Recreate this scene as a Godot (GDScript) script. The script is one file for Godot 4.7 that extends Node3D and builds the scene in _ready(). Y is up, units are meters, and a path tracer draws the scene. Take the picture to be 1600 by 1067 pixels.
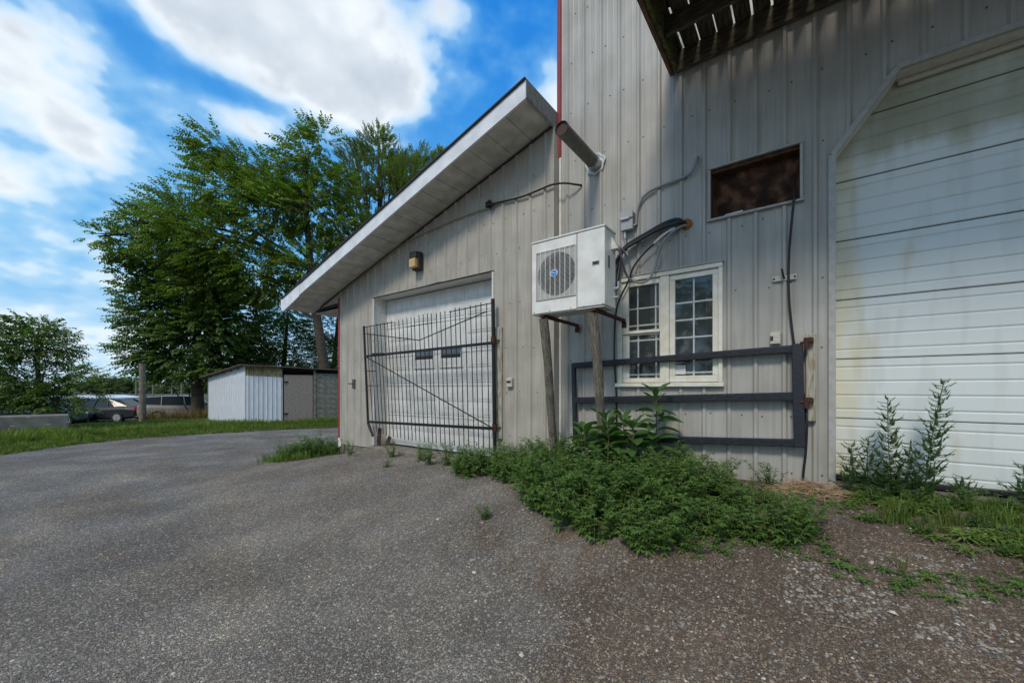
extends Node3D

# ------------------------------------------------------------------ mesh collector
class MB:
	var v := PackedVector3Array()
	var n := PackedVector3Array()
	var c := PackedColorArray()
	var uv := PackedVector2Array()
	var col := Color(1, 1, 1)
	func tri(a: Vector3, b: Vector3, d: Vector3) -> void:
		var nn := (d - a).cross(b - a).normalized()
		v.append(a); v.append(b); v.append(d)
		for i in 3:
			n.append(nn); c.append(col); uv.append(Vector2.ZERO)
	func tri_out(a: Vector3, b: Vector3, d: Vector3, o: Vector3) -> void:
		if (d - a).cross(b - a).dot((a + b + d) / 3.0 - o) < 0.0:
			tri(a, d, b)
		else:
			tri(a, b, d)
	func quad(a: Vector3, b: Vector3, d: Vector3, e: Vector3) -> void:
		tri(a, b, d); tri(a, d, e)
	func quad_n(a: Vector3, b: Vector3, d: Vector3, e: Vector3, way: Vector3) -> void:
		if (d - a).cross(b - a).dot(way) < 0.0:
			quad(a, e, d, b)
		else:
			quad(a, b, d, e)
	func quad_out(a: Vector3, b: Vector3, d: Vector3, e: Vector3, o: Vector3) -> void:
		quad_n(a, b, d, e, (a + b + d + e) / 4.0 - o)
	func smooth_tri(p: Array, nn: Array, u: Array = []) -> void:
		var turned: bool = (p[2] - p[0]).cross(p[1] - p[0]).dot(nn[0] + nn[1] + nn[2]) < 0.0
		for i in ([0, 2, 1] if turned else [0, 1, 2]):
			v.append(p[i]); n.append(nn[i]); c.append(col)
			uv.append(u[i] if u.size() else Vector2.ZERO)
	func box(at: Vector3, size: Vector3, basis := Basis(), ch := 0.0) -> void:
		var h := size / 2.0
		ch = minf(ch, minf(h.x, minf(h.y, h.z)) * 0.6)
		for a in 3:
			var b := (a + 1) % 3
			var d := (a + 2) % 3
			for s in [-1.0, 1.0]:
				var q := []
				for w in [[-1, -1], [1, -1], [1, 1], [-1, 1]]:
					var p := Vector3.ZERO
					p[a] = s * h[a]; p[b] = w[0] * (h[b] - ch); p[d] = w[1] * (h[d] - ch)
					q.append(at + basis * p)
				quad_out(q[0], q[1], q[2], q[3], at)
			if ch > 0.0:
				for s in [-1.0, 1.0]:
					for t in [-1.0, 1.0]:
						var q := []
						for k in [[0, -1], [1, -1], [1, 1], [0, 1]]:
							var p := Vector3.ZERO
							p[a] = s * (h[a] - (ch if k[0] else 0.0)); p[b] = t * (h[b] - (0.0 if k[0] else ch)); p[d] = k[1] * (h[d] - ch)
							q.append(at + basis * p)
						quad_out(q[0], q[1], q[2], q[3], at)
		if ch > 0.0:
			for sx in [-1.0, 1.0]:
				for sy in [-1.0, 1.0]:
					for sz in [-1.0, 1.0]:
						var e := Vector3(sx, sy, sz)
						var q := []
						for a in 3:
							var p := e * (h - Vector3(ch, ch, ch))
							p[a] = e[a] * h[a]
							q.append(at + basis * p)
						tri_out(q[0], q[1], q[2], at)
	func span(a: Vector3, b: Vector3, ch := 0.0) -> void:
		box((a + b) / 2.0, (b - a).abs(), Basis(), ch)
	# a bar from a to b, w wide along side, t thick
	func bar(a: Vector3, b: Vector3, w: float, t: float, side: Vector3, ch := 0.0) -> void:
		var y := (b - a).normalized()
		var x := (side - y * side.dot(y)).normalized()
		var z := x.cross(y)
		box((a + b) / 2.0, Vector3(w, (b - a).length(), t), Basis(x, y, z), ch)
	func tube(p: Array, r: Array, sides := 8, caps := true) -> void:
		var rings := []
		var norms := []
		var up := Vector3(0.31, 0.9, 0.27)
		var m := p.size()
		var px := Vector3.ZERO
		for i in m:
			var t: Vector3 = (p[mini(i + 1, m - 1)] - p[maxi(i - 1, 0)]).normalized()
			if px == Vector3.ZERO:
				px = up - t * up.dot(t)
				if px.length() < 0.1:
					px = Vector3(1, 0, 0) - t * t.x
			px = (px - t * px.dot(t)).normalized()
			var py := t.cross(px)
			var ring := []
			var nr := []
			for k in sides:
				var a := TAU * k / sides
				var dd := px * cos(a) + py * sin(a)
				nr.append(dd)
				ring.append(p[i] + dd * r[mini(i, r.size() - 1)])
			rings.append(ring); norms.append(nr)
		for i in m - 1:
			for k in sides:
				var l := (k + 1) % sides
				smooth_tri([rings[i][k], rings[i][l], rings[i + 1][l]], [norms[i][k], norms[i][l], norms[i + 1][l]])
				smooth_tri([rings[i][k], rings[i + 1][l], rings[i + 1][k]], [norms[i][k], norms[i + 1][l], norms[i + 1][k]])
		if caps:
			for e in [0, m - 1]:
				var o: Vector3 = p[e]
				var inner: Vector3 = p[1] if e == 0 else p[m - 2]
				for k in sides:
					tri_out(o, rings[e][k], rings[e][(k + 1) % sides], inner)
	# polygon in xy pushed along z
	func prism(poly: Array, z0: float, z1: float) -> void:
		var pk := PackedVector2Array(poly)
		var idx := Geometry2D.triangulate_polygon(pk)
		for i in range(0, idx.size(), 3):
			var a := pk[idx[i]]; var b := pk[idx[i + 1]]; var d := pk[idx[i + 2]]
			for z in [z0, z1]:
				var w := Vector3(0, 0, 1 if (z == maxf(z0, z1)) else -1)
				var q := [Vector3(a.x, a.y, z), Vector3(b.x, b.y, z), Vector3(d.x, d.y, z)]
				if (q[2] - q[0]).cross(q[1] - q[0]).dot(w) < 0:
					tri(q[0], q[2], q[1])
				else:
					tri(q[0], q[1], q[2])
		var ccw := not Geometry2D.is_polygon_clockwise(pk)
		for i in pk.size():
			var a := pk[i]; var b := pk[(i + 1) % pk.size()]
			var out := Vector3(b.y - a.y, a.x - b.x, 0) * (1.0 if ccw else -1.0)
			quad_n(Vector3(a.x, a.y, z0), Vector3(b.x, b.y, z0), Vector3(b.x, b.y, z1), Vector3(a.x, a.y, z1), out)
	func leaf(base: Vector3, dir: Vector3, side: Vector3, length: float, width: float, fold := 0.25, droop := 0.2) -> void:
		var up := side.cross(dir).normalized()
		var mid := base + dir * length * 0.45 + up * length * 0.05
		var tip := base + dir * length - up * length * droop
		var l := mid + side * width * 0.5 + up * width * fold
		var r := mid - side * width * 0.5 + up * width * fold
		tri(base, l, mid); tri(l, tip, mid); tri(base, mid, r); tri(mid, tip, r)
	func done(m: Material, with_uv := false) -> ArrayMesh:
		var a := []
		a.resize(Mesh.ARRAY_MAX)
		a[Mesh.ARRAY_VERTEX] = v
		a[Mesh.ARRAY_NORMAL] = n
		a[Mesh.ARRAY_COLOR] = c
		if with_uv:
			a[Mesh.ARRAY_TEX_UV] = uv
		var me := ArrayMesh.new()
		me.add_surface_from_arrays(Mesh.PRIMITIVE_TRIANGLES, a)
		me.surface_set_material(0, m)
		return me

# ------------------------------------------------------------------ helpers
var M := {}
var names := {}
var rng := RandomNumberGenerator.new()

func numbered(called: String) -> String:
	var k: int = names.get(called, 0)
	names[called] = k + 1
	return called if k == 0 else "%s_%03d" % [called, k]

func meta(o: Node, label: String, category: String, group := "", kind := "") -> void:
	if label: o.set_meta("label", label)
	if category: o.set_meta("category", category)
	if group: o.set_meta("group", group)
	if kind: o.set_meta("kind", kind)

func thing(called: String, label: String, category: String, at := Vector3.ZERO, group := "") -> Node3D:
	var o := Node3D.new()
	o.name = numbered(called)
	add_child(o)
	o.position = at
	meta(o, label, category, group)
	return o

func part(parent: Node, called: String, mesh: Mesh, at := Transform3D()) -> MeshInstance3D:
	var o := MeshInstance3D.new()
	o.mesh = mesh
	o.name = called if parent != self else numbered(called)
	o.transform = at
	parent.add_child(o, true)
	return o

func node(parent: Node, called: String, at := Transform3D()) -> Node3D:
	var o := Node3D.new()
	o.name = called
	o.transform = at
	parent.add_child(o, true)
	return o

func one(called: String, mesh: Mesh, label: String, category: String, group := "") -> MeshInstance3D:
	var o := part(self, called, mesh)
	meta(o, label, category, group)
	return o

func copies(parent: Node, called: String, mesh: Mesh, where: Array, tints: Array = []) -> MultiMeshInstance3D:
	var mm := MultiMesh.new()
	mm.transform_format = MultiMesh.TRANSFORM_3D
	mm.use_colors = tints.size() > 0
	mm.mesh = mesh
	mm.instance_count = where.size()
	for i in where.size():
		mm.set_instance_transform(i, where[i])
		if tints.size():
			mm.set_instance_color(i, tints[i])
	var o := MultiMeshInstance3D.new()
	o.multimesh = mm
	o.name = called if parent != self else numbered(called)
	parent.add_child(o, true)
	return o

func lin(r: float, g: float, b: float) -> Color:
	return Color(r, g, b).linear_to_srgb()

func noise_tex(sd: int, freq: float, lo: Color, hi: Color, octaves := 4, size := 512, cuts := [0.25, 0.75]) -> NoiseTexture2D:
	var f := FastNoiseLite.new()
	f.seed = sd
	f.noise_type = FastNoiseLite.TYPE_SIMPLEX_SMOOTH
	f.frequency = freq
	f.fractal_octaves = octaves
	var g := Gradient.new()
	g.offsets = PackedFloat32Array([cuts[0], cuts[1]])
	g.colors = PackedColorArray([lo, hi])
	var t := NoiseTexture2D.new()
	t.width = size; t.height = size
	t.seamless = true
	t.noise = f
	t.color_ramp = g
	return t

func paint(called: String, color: Color, rough: float, metal := 0.0) -> StandardMaterial3D:
	var m := StandardMaterial3D.new()
	m.resource_name = called
	m.albedo_color = color
	m.roughness = rough
	m.metallic = metal
	M[called] = m
	return m

func skin(m: StandardMaterial3D, tex: Texture2D, scale: Vector3, detail: Texture2D = null, dscale := Vector3.ONE) -> void:
	m.albedo_texture = tex
	m.uv1_triplanar = true
	m.uv1_world_triplanar = true
	m.uv1_scale = scale
	if detail:
		m.detail_enabled = true
		m.detail_albedo = detail
		m.detail_blend_mode = BaseMaterial3D.BLEND_MODE_MUL
		m.detail_uv_layer = BaseMaterial3D.DETAIL_UV_2
		m.uv2_triplanar = true
		m.uv2_world_triplanar = true
		m.uv2_scale = dscale

func bump(m: StandardMaterial3D, tex: Texture2D, cm: float) -> void:
	m.heightmap_enabled = true
	m.heightmap_texture = tex
	m.heightmap_scale = cm

func ss(a: float, b: float, x: float) -> float:
	var t := clampf((x - a) / (b - a), 0.0, 1.0)
	return t * t * (3.0 - 2.0 * t)

# ------------------------------------------------------------------ terrain
const BASE := [[-9.5, 0.0], [-8.4, 0.02], [-7.5, 0.09], [-6.2, 0.26], [-4.3, 0.32], [-2.6, 0.44], [-1.2, 0.5], [0.2, 0.52], [1.3, 0.56], [6.0, 0.56]]
const VERGE := [[30.0, -9.0], [12.0, -11.0], [4.18, -13.51], [3.62, -14.22], [2.83, -14.99], [1.97, -15.13], [0.56, -15.02], [-1.06, -14.68], [-3.22, -13.57], [-8.0, -12.6], [-40.0, -11.5]]
var hn := FastNoiseLite.new()

func base_h(x: float) -> float:
	if x <= BASE[0][0]:
		return 0.0
	for i in BASE.size() - 1:
		if x <= BASE[i + 1][0]:
			return lerpf(BASE[i][1], BASE[i + 1][1], (x - BASE[i][0]) / (BASE[i + 1][0] - BASE[i][0]))
	return 0.56

func verge_x(z: float) -> float:
	for i in VERGE.size() - 1:
		if z >= VERGE[i + 1][0]:
			return lerpf(VERGE[i + 1][1], VERGE[i][1], clampf((z - VERGE[i + 1][0]) / (VERGE[i][0] - VERGE[i + 1][0]), 0.0, 1.0))
	return -11.5

func ground(x: float, z: float) -> float:
	var y := base_h(x) * (1.0 - ss(0.3, 3.4, z)) - 0.65 * ss(-20.0, -25.0, x)
	var near := 1.0 - ss(12.0, 30.0, Vector2(x, z).length())
	y += hn.get_noise_2d(x * 60.0, z * 60.0) * 0.012 * near + hn.get_noise_2d(x * 9.0, z * 9.0) * 0.03 * ss(0.8, 3.0, z) * near
	y += 0.07 * ss(0.0, 0.8, verge_x(z) - x)
	return y

func on(x: float, z: float, up := 0.0) -> Vector3:
	return Vector3(x, ground(x, z) + up, z)

# ------------------------------------------------------------------ sky
func make_sky() -> ImageTexture:
	var w := 2048
	var h := 1024
	var im := Image.create(w, h, false, Image.FORMAT_RGB8)
	var f := FastNoiseLite.new()
	f.seed = 11
	f.noise_type = FastNoiseLite.TYPE_SIMPLEX_SMOOTH
	f.frequency = 1.0
	f.fractal_octaves = 6
	f.fractal_gain = 0.52
	var g := FastNoiseLite.new()
	g.seed = 5
	g.frequency = 1.0
	g.fractal_octaves = 3
	# clouds: azimuth from north, height (degrees), half widths, weight
	var blobs := [[-65.0, 40.0, 12.0, 6.0, 1.0], [-57.0, 35.5, 4.6, 4.4, 0.9], [-62.0, 33.5, 6.0, 2.6, 0.6], [-76.0, 36.5, 7.0, 3.0, 0.75], [-71.5, 31.0, 4.5, 1.0, -0.45], [-69.0, 28.6, 4.5, 1.5, 0.6], [-77.5, 30.0, 4.0, 1.3, 0.4], [-80.5, 32.5, 2.0, 3.0, -0.4], [-74.0, 50.0, 14.0, 8.0, 0.9], [-87.0, 27.0, 6.5, 4.0, 0.95], [-84.5, 22.5, 4.0, 1.8, 0.6], [-90.0, 17.5, 4.5, 2.4, 0.8], [-81.5, 19.5, 5.0, 1.6, 0.42], [-50.5, 36.5, 2.4, 2.6, 0.5], [-46.0, 42.5, 2.8, 2.6, 0.5], [-29.5, 34.0, 4.0, 5.5, 0.85], [-84.0, 5.0, 14.0, 2.6, 0.6], [-86.0, 10.5, 7.0, 1.2, 0.4], [-86.0, 14.0, 3.5, 1.2, 0.4], [-70.0, 12.0, 12.0, 2.0, 0.35]]
	for y in h:
		var el := (0.5 - (y + 0.5) / h) * 180.0
		var e := deg_to_rad(el)
		var t := clampf(el / 48.0, 0.0, 1.0)
		var blue := Color(0.68, 0.79, 0.87).lerp(Color(0.40, 0.65, 0.84), ss(0.0, 0.32, t)).lerp(Color(0.13, 0.45, 0.77), ss(0.22, 1.0, t))
		for x in w:
			if el < -1.0:
				im.set_pixel(x, y, Color(0.5, 0.5, 0.48))
				continue
			var az := (x + 0.5) / w * 360.0
			if az > 180.0:
				az -= 360.0
			var a := deg_to_rad(az)
			var d := Vector3(sin(a) * cos(e), sin(e), -cos(a) * cos(e))
			var p := d / (0.35 + d.y) * 2.2
			var big := g.get_noise_3d(p.x * 0.9 + 3.0, 0.0, p.z * 0.9)
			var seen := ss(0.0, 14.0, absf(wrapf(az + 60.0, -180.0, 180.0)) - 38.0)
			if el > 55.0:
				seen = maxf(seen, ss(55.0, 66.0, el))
			var cover := (big * 1.0 + 0.46) * seen  # cloud cover outside the view is thickened for whiter, brighter fill light
			if seen < 1.0:
				for b in blobs:
					var du: float = (az - b[0]) / b[2]
					var dv: float = (el - b[1]) / b[3]
					var q := du * du + dv * dv
					if q < 6.0:
						cover += b[4] * exp(-q * 0.75) * (1.0 - seen)
			var fine := f.get_noise_3d(p.x * 2.2, d.y * 3.0, p.z * 2.2)
			var fine2 := f.get_noise_3d(p.x * 5.0 + 9.0, d.y * 8.0, p.z * 5.0)
			var k := cover + fine * 0.50 + fine2 * 0.26
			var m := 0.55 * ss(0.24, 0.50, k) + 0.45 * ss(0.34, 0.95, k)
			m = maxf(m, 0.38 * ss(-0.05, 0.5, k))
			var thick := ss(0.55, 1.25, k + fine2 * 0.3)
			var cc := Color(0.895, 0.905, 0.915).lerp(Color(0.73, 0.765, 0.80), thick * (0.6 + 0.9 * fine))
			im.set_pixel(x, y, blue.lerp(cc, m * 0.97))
	return ImageTexture.create_from_image(im)

# ------------------------------------------------------------------ materials
func make_materials() -> void:
	var soft := noise_tex(1, 0.010, Color(0.93, 0.93, 0.925), Color(1, 1, 1), 5)
	var blotch := noise_tex(2, 0.008, Color(0.86, 0.855, 0.84), Color(1, 1, 1), 4)
	var streak := noise_tex(3, 0.02, Color(0.945, 0.94, 0.93), Color(1, 1, 1), 4, 512, [0.2, 0.7])
	var grain := noise_tex(4, 0.02, Color(0.55, 0.53, 0.5), Color(1, 1, 1), 5, 512, [0.3, 0.7])
	var speck := noise_tex(6, 0.08, Color(0.72, 0.7, 0.68), Color(1, 1, 1), 3)
	var m := paint("siding", lin(0.445, 0.415, 0.365), 0.45)
	skin(m, soft, Vector3(0.35, 0.35, 0.35), streak, Vector3(1.6, 0.10, 1.6))
	m = paint("siding_tall", lin(0.44, 0.43, 0.40), 0.45)
	skin(m, soft, Vector3(0.3, 0.3, 0.3), streak, Vector3(1.5, 0.08, 1.5))
	m = paint("white_trim", lin(0.72, 0.71, 0.67), 0.45)
	skin(m, soft, Vector3(2.5, 2.5, 2.5))
	m = paint("grey_trim", lin(0.42, 0.42, 0.40), 0.45)
	skin(m, soft, Vector3(2.5, 2.5, 2.5))
	m = paint("fascia", lin(0.78, 0.80, 0.84), 0.35)
	skin(m, soft, Vector3(0.6, 0.6, 0.6))
	var perf := Image.create(256, 256, false, Image.FORMAT_RGB8)
	for y in 256:
		for x in 256:
			var s := 1.0
			if posmod(x + (y / 16) % 2 * 8, 16) < 5 and y % 16 < 5:
				s = 0.62
			perf.set_pixel(x, y, Color(s, s, s))
	m = paint("soffit", lin(0.72, 0.70, 0.65), 0.5)
	skin(m, ImageTexture.create_from_image(perf), Vector3(5, 5, 5), blotch, Vector3(0.8, 0.8, 0.8))
	m = paint("red_trim", lin(0.36, 0.035, 0.04), 0.5)
	skin(m, speck, Vector3(1.5, 1.5, 1.5))
	m = paint("shingle", lin(0.05, 0.05, 0.055), 0.95)
	skin(m, speck, Vector3(6, 6, 6))
	m = paint("flashing", lin(0.2, 0.2, 0.2), 0.5, 0.3)
	skin(m, blotch, Vector3(3, 3, 3))
	m = paint("door_white", lin(0.76, 0.77, 0.76), 0.4)
	skin(m, soft, Vector3(0.3, 0.3, 0.3), streak, Vector3(1.0, 0.15, 1.0))
	m = paint("concrete", lin(0.33, 0.30, 0.26), 0.95)
	skin(m, speck, Vector3(3, 3, 3), blotch, Vector3(1.2, 1.2, 1.2))
	bump(m, speck, 0.4)
	m = paint("old_concrete", lin(0.30, 0.29, 0.26), 0.95)
	skin(m, speck, Vector3(2, 2, 2), blotch, Vector3(0.8, 0.8, 0.8))
	m = paint("black_iron", lin(0.014, 0.014, 0.016), 0.45, 0.3)
	m = paint("gate_paint", lin(0.030, 0.036, 0.050), 0.5, 0.1)
	skin(m, noise_tex(8, 0.03, Color(0.6, 0.6, 0.6), Color(1, 1, 1), 4), Vector3(1.0, 6.0, 6.0))
	m = paint("rust", lin(0.085, 0.034, 0.022), 0.9)
	skin(m, speck, Vector3(8, 8, 8))
	m = paint("galvanized", lin(0.48, 0.50, 0.52), 0.35, 0.7)
	skin(m, blotch, Vector3(5, 5, 5))
	m = paint("flue_steel", lin(0.24, 0.235, 0.22), 0.6, 0.3)
	skin(m, speck, Vector3(6, 6, 6), blotch, Vector3(3, 3, 3))
	m = paint("flue_inside", lin(0.075, 0.045, 0.04), 0.9)
	m = paint("sealant", lin(0.6, 0.62, 0.62), 0.6)
	m = paint("cabinet", lin(0.80, 0.79, 0.75), 0.35)
	skin(m, soft, Vector3(0.7, 0.7, 0.7))
	m = paint("cabinet_grey", lin(0.50, 0.50, 0.475), 0.5)
	m = paint("dark_inside", lin(0.02, 0.02, 0.022), 0.8)
	m = paint("coil", lin(0.09, 0.09, 0.095), 0.5, 0.4)
	m = paint("badge_blue", lin(0.02, 0.22, 0.62), 0.3)
	m = paint("badge_white", lin(0.75, 0.78, 0.8), 0.3)
	m = paint("rubber", lin(0.012, 0.012, 0.014), 0.55)
	m = paint("grey_cable", lin(0.26, 0.26, 0.26), 0.5)
	m = paint("pale_cable", lin(0.55, 0.55, 0.53), 0.5)
	m = paint("yellow_cord", lin(0.30, 0.26, 0.10), 0.6)
	m = paint("orange_foam", lin(0.30, 0.11, 0.03), 0.9)
	m = paint("box_grey", lin(0.36, 0.37, 0.38), 0.45, 0.2)
	m = paint("ivory", lin(0.52, 0.50, 0.43), 0.5)
	m = paint("vinyl", lin(0.76, 0.75, 0.70), 0.4)
	skin(m, noise_tex(9, 0.01, Color(0.95, 0.93, 0.87), Color(1, 1, 1), 4), Vector3(1.2, 1.2, 1.2))
	m = paint("muntin", lin(0.62, 0.64, 0.64), 0.4)
	m = paint("glass", Color(0.6, 0.65, 0.66, 0.06), 0.03)
	m.transparency = BaseMaterial3D.TRANSPARENCY_ALPHA
	m.metallic_specular = 0.7
	m = paint("amber_lens", lin(0.55, 0.36, 0.15), 0.25)
	m = paint("bronze", lin(0.045, 0.038, 0.033), 0.5, 0.3)
	m = paint("screw", lin(0.10, 0.095, 0.09), 0.5, 0.4)
	for ax in ["x", "y", "z"]:
		var sc := Vector3(7, 7, 7)
		sc["xyz".find(ax)] = 0.5
		m = paint("old_wood_" + ax, lin(0.34, 0.305, 0.255), 0.9)
		skin(m, grain, sc, blotch, Vector3(1.5, 1.5, 1.5))
		bump(m, grain, 0.3)
		m = paint("dark_wood_" + ax, lin(0.15, 0.13, 0.085), 0.9)
		skin(m, grain, sc, blotch, Vector3(1.5, 1.5, 1.5))
		bump(m, grain, 0.3)
	m = paint("mossy_wood_z", lin(0.21, 0.19, 0.095), 0.95)
	skin(m, grain, Vector3(7, 7, 0.5), noise_tex(12, 0.02, Color(0.6, 0.75, 0.45), Color(1, 1, 1), 4), Vector3(2, 2, 2))
	m = paint("red_wood_z", lin(0.22, 0.11, 0.075), 0.9)
	skin(m, grain, Vector3(7, 7, 0.5))
	m = paint("painted_wood_y", lin(0.42, 0.40, 0.34), 0.8)
	skin(m, noise_tex(13, 0.015, Color(0.8, 0.77, 0.7), Color(1, 1, 1), 5, 512, [0.3, 0.6]), Vector3(3, 0.6, 3))
	m = paint("tar_sheet", lin(0.012, 0.012, 0.012), 0.9)
	m = paint("burlap", lin(0.24, 0.135, 0.085), 1.0)
	skin(m, noise_tex(14, 0.03, Color(0.42, 0.36, 0.34), Color(1, 0.95, 0.9), 6, 512, [0.3, 0.8]), Vector3(0.33, 0.33, 0.33), speck, Vector3(5, 5, 5))
	
	m = paint("red_brown_wood", lin(0.12, 0.055, 0.03), 0.9)
	skin(m, grain, Vector3(1, 7, 7))
	m = paint("shed_white", lin(0.62, 0.66, 0.72), 0.5)
	skin(m, streak, Vector3(1.2, 0.2, 1.2))
	m = paint("shed_tan", lin(0.52, 0.42, 0.23), 0.85)
	skin(m, grain, Vector3(3, 0.3, 3))
	m = paint("particle_board", lin(0.37, 0.34, 0.31), 0.95)
	skin(m, noise_tex(16, 0.06, Color(0.6, 0.57, 0.55), Color(1, 1, 1), 3), Vector3(0.9, 0.9, 0.9))
	m = paint("grey_board", lin(0.30, 0.32, 0.285), 0.9)
	skin(m, grain, Vector3(0.5, 5, 0.5), blotch, Vector3(0.9, 0.9, 0.9))
	m = paint("rusty_roof", lin(0.13, 0.10, 0.085), 0.8)
	skin(m, blotch, Vector3(1, 1, 1))
	m = paint("bark", lin(0.10, 0.082, 0.062), 0.95)
	skin(m, grain, Vector3(3, 0.6, 3))
	bump(m, grain, 2.0)
	m = paint("car_black", lin(0.010, 0.012, 0.016), 0.3)
	m = paint("car_blue", lin(0.03, 0.05, 0.08), 0.3)
	m = paint("car_beige", lin(0.30, 0.27, 0.235), 0.3)
	m.clearcoat_enabled = true
	m = paint("car_glass", lin(0.03, 0.04, 0.045), 0.12)
	m.metallic_specular = 0.35
	m = paint("door_glass", lin(0.09, 0.115, 0.14), 0.1)
	m = paint("tyre", lin(0.015, 0.015, 0.015), 0.8)
	m = paint("rim", lin(0.5, 0.5, 0.52), 0.3, 0.8)
	m = paint("tail_red", lin(0.5, 0.02, 0.03), 0.2)
	m = paint("far_white", lin(0.6, 0.63, 0.68), 0.6)
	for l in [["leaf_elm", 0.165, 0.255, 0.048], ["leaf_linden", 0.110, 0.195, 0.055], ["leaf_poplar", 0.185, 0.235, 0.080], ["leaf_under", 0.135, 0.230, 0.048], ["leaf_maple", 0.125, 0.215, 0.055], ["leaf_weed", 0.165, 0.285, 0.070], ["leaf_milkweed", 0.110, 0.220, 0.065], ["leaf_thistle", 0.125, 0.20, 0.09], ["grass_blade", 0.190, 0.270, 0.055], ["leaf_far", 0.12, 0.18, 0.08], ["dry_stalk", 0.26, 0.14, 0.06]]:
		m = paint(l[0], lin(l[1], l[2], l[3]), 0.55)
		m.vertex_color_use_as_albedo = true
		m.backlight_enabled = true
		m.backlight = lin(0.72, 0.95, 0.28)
	M.leaf_milkweed.albedo_texture = noise_tex(20, 0.02, Color(0.85, 0.87, 0.8), Color(1, 1, 1), 3)
	M.leaf_milkweed.uv1_triplanar = true
	M.leaf_milkweed.uv1_scale = Vector3(6, 6, 6)
	m = paint("stem_green", lin(0.10, 0.13, 0.05), 0.7)
	m = paint("stem_red", lin(0.13, 0.09, 0.05), 0.7)
	m = paint("straw", lin(0.44, 0.34, 0.21), 0.85)
	m.vertex_color_use_as_albedo = true
	m = paint("petal_white", lin(0.7, 0.7, 0.66), 0.7)
	m = paint("petal_yellow", lin(0.7, 0.5, 0.02), 0.7)
	m = paint("stone", lin(0.37, 0.34, 0.30), 0.9)
	m.vertex_color_use_as_albedo = true
	# gravel: small stones seen as cells, each with its own tone
	var cell := FastNoiseLite.new()
	cell.seed = 31
	cell.noise_type = FastNoiseLite.TYPE_CELLULAR
	cell.cellular_return_type = FastNoiseLite.RETURN_CELL_VALUE
	cell.frequency = 0.075
	cell.fractal_type = FastNoiseLite.FRACTAL_NONE
	var tone := cell.get_seamless_image(1024, 1024)
	cell.cellular_return_type = FastNoiseLite.RETURN_DISTANCE2_SUB
	var gap := cell.get_seamless_image(1024, 1024)
	cell.frequency = 0.3
	cell.cellular_return_type = FastNoiseLite.RETURN_CELL_VALUE
	var grit := cell.get_seamless_image(1024, 1024)
	var im := Image.create(1024, 1024, false, Image.FORMAT_RGB8)
	var hm := Image.create(1024, 1024, false, Image.FORMAT_RGB8)
	for y in 1024:
		for x in 1024:
			var t := tone.get_pixel(x, y).r
			var gp := gap.get_pixel(x, y).r
			var gr := grit.get_pixel(x, y).r
			var big := 1.0 if t > 0.42 else 0.0
			var k := lerpf(0.34 + 0.42 * gr, 0.30 + 0.68 * t + 0.12 * (gr - 0.5), big * ss(0.04, 0.22, gp))
			if t > 0.955:
				k = 1.0
			var warm := (gr - 0.45) * 0.10
			im.set_pixel(x, y, Color(clampf(k + warm, 0.0, 1.0), clampf(k, 0.0, 1.0), clampf(k - warm, 0.0, 1.0)))
			var hh := gr * 0.35 + big * ss(0.0, 0.5, gp) * 0.65
			hm.set_pixel(x, y, Color(hh, hh, hh))
	m = paint("gravel", Color(1, 1, 1), 0.95)
	m.vertex_color_use_as_albedo = true
	skin(m, ImageTexture.create_from_image(im), Vector3(1.05, 1.05, 1.05), noise_tex(33, 0.012, Color(0.84, 0.835, 0.83), Color(1, 1, 1), 6), Vector3(0.13, 0.13, 0.13))
	bump(m, ImageTexture.create_from_image(hm), 1.1)

# ------------------------------------------------------------------ metal siding
const PITCH := 0.2285
const RIB := [[0.0, 0.021], [0.011, 0.021], [0.027, 0.0], [0.066, 0.0], [0.071, 0.0018], [0.081, 0.0018], [0.086, 0.0], [0.142, 0.0], [0.147, 0.0018], [0.157, 0.0018], [0.162, 0.0], [0.2015, 0.0], [0.2175, 0.021]]

func rib_h(u: float) -> float:
	u = fposmod(u, PITCH)
	for i in RIB.size():
		var a: Array = RIB[i]
		var b: Array = RIB[i + 1] if i + 1 < RIB.size() else [PITCH, 0.021]
		if u <= b[0]:
			return lerpf(a[1], b[1], (u - a[0]) / maxf(b[0] - a[0], 1e-5))
	return 0.021

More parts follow.
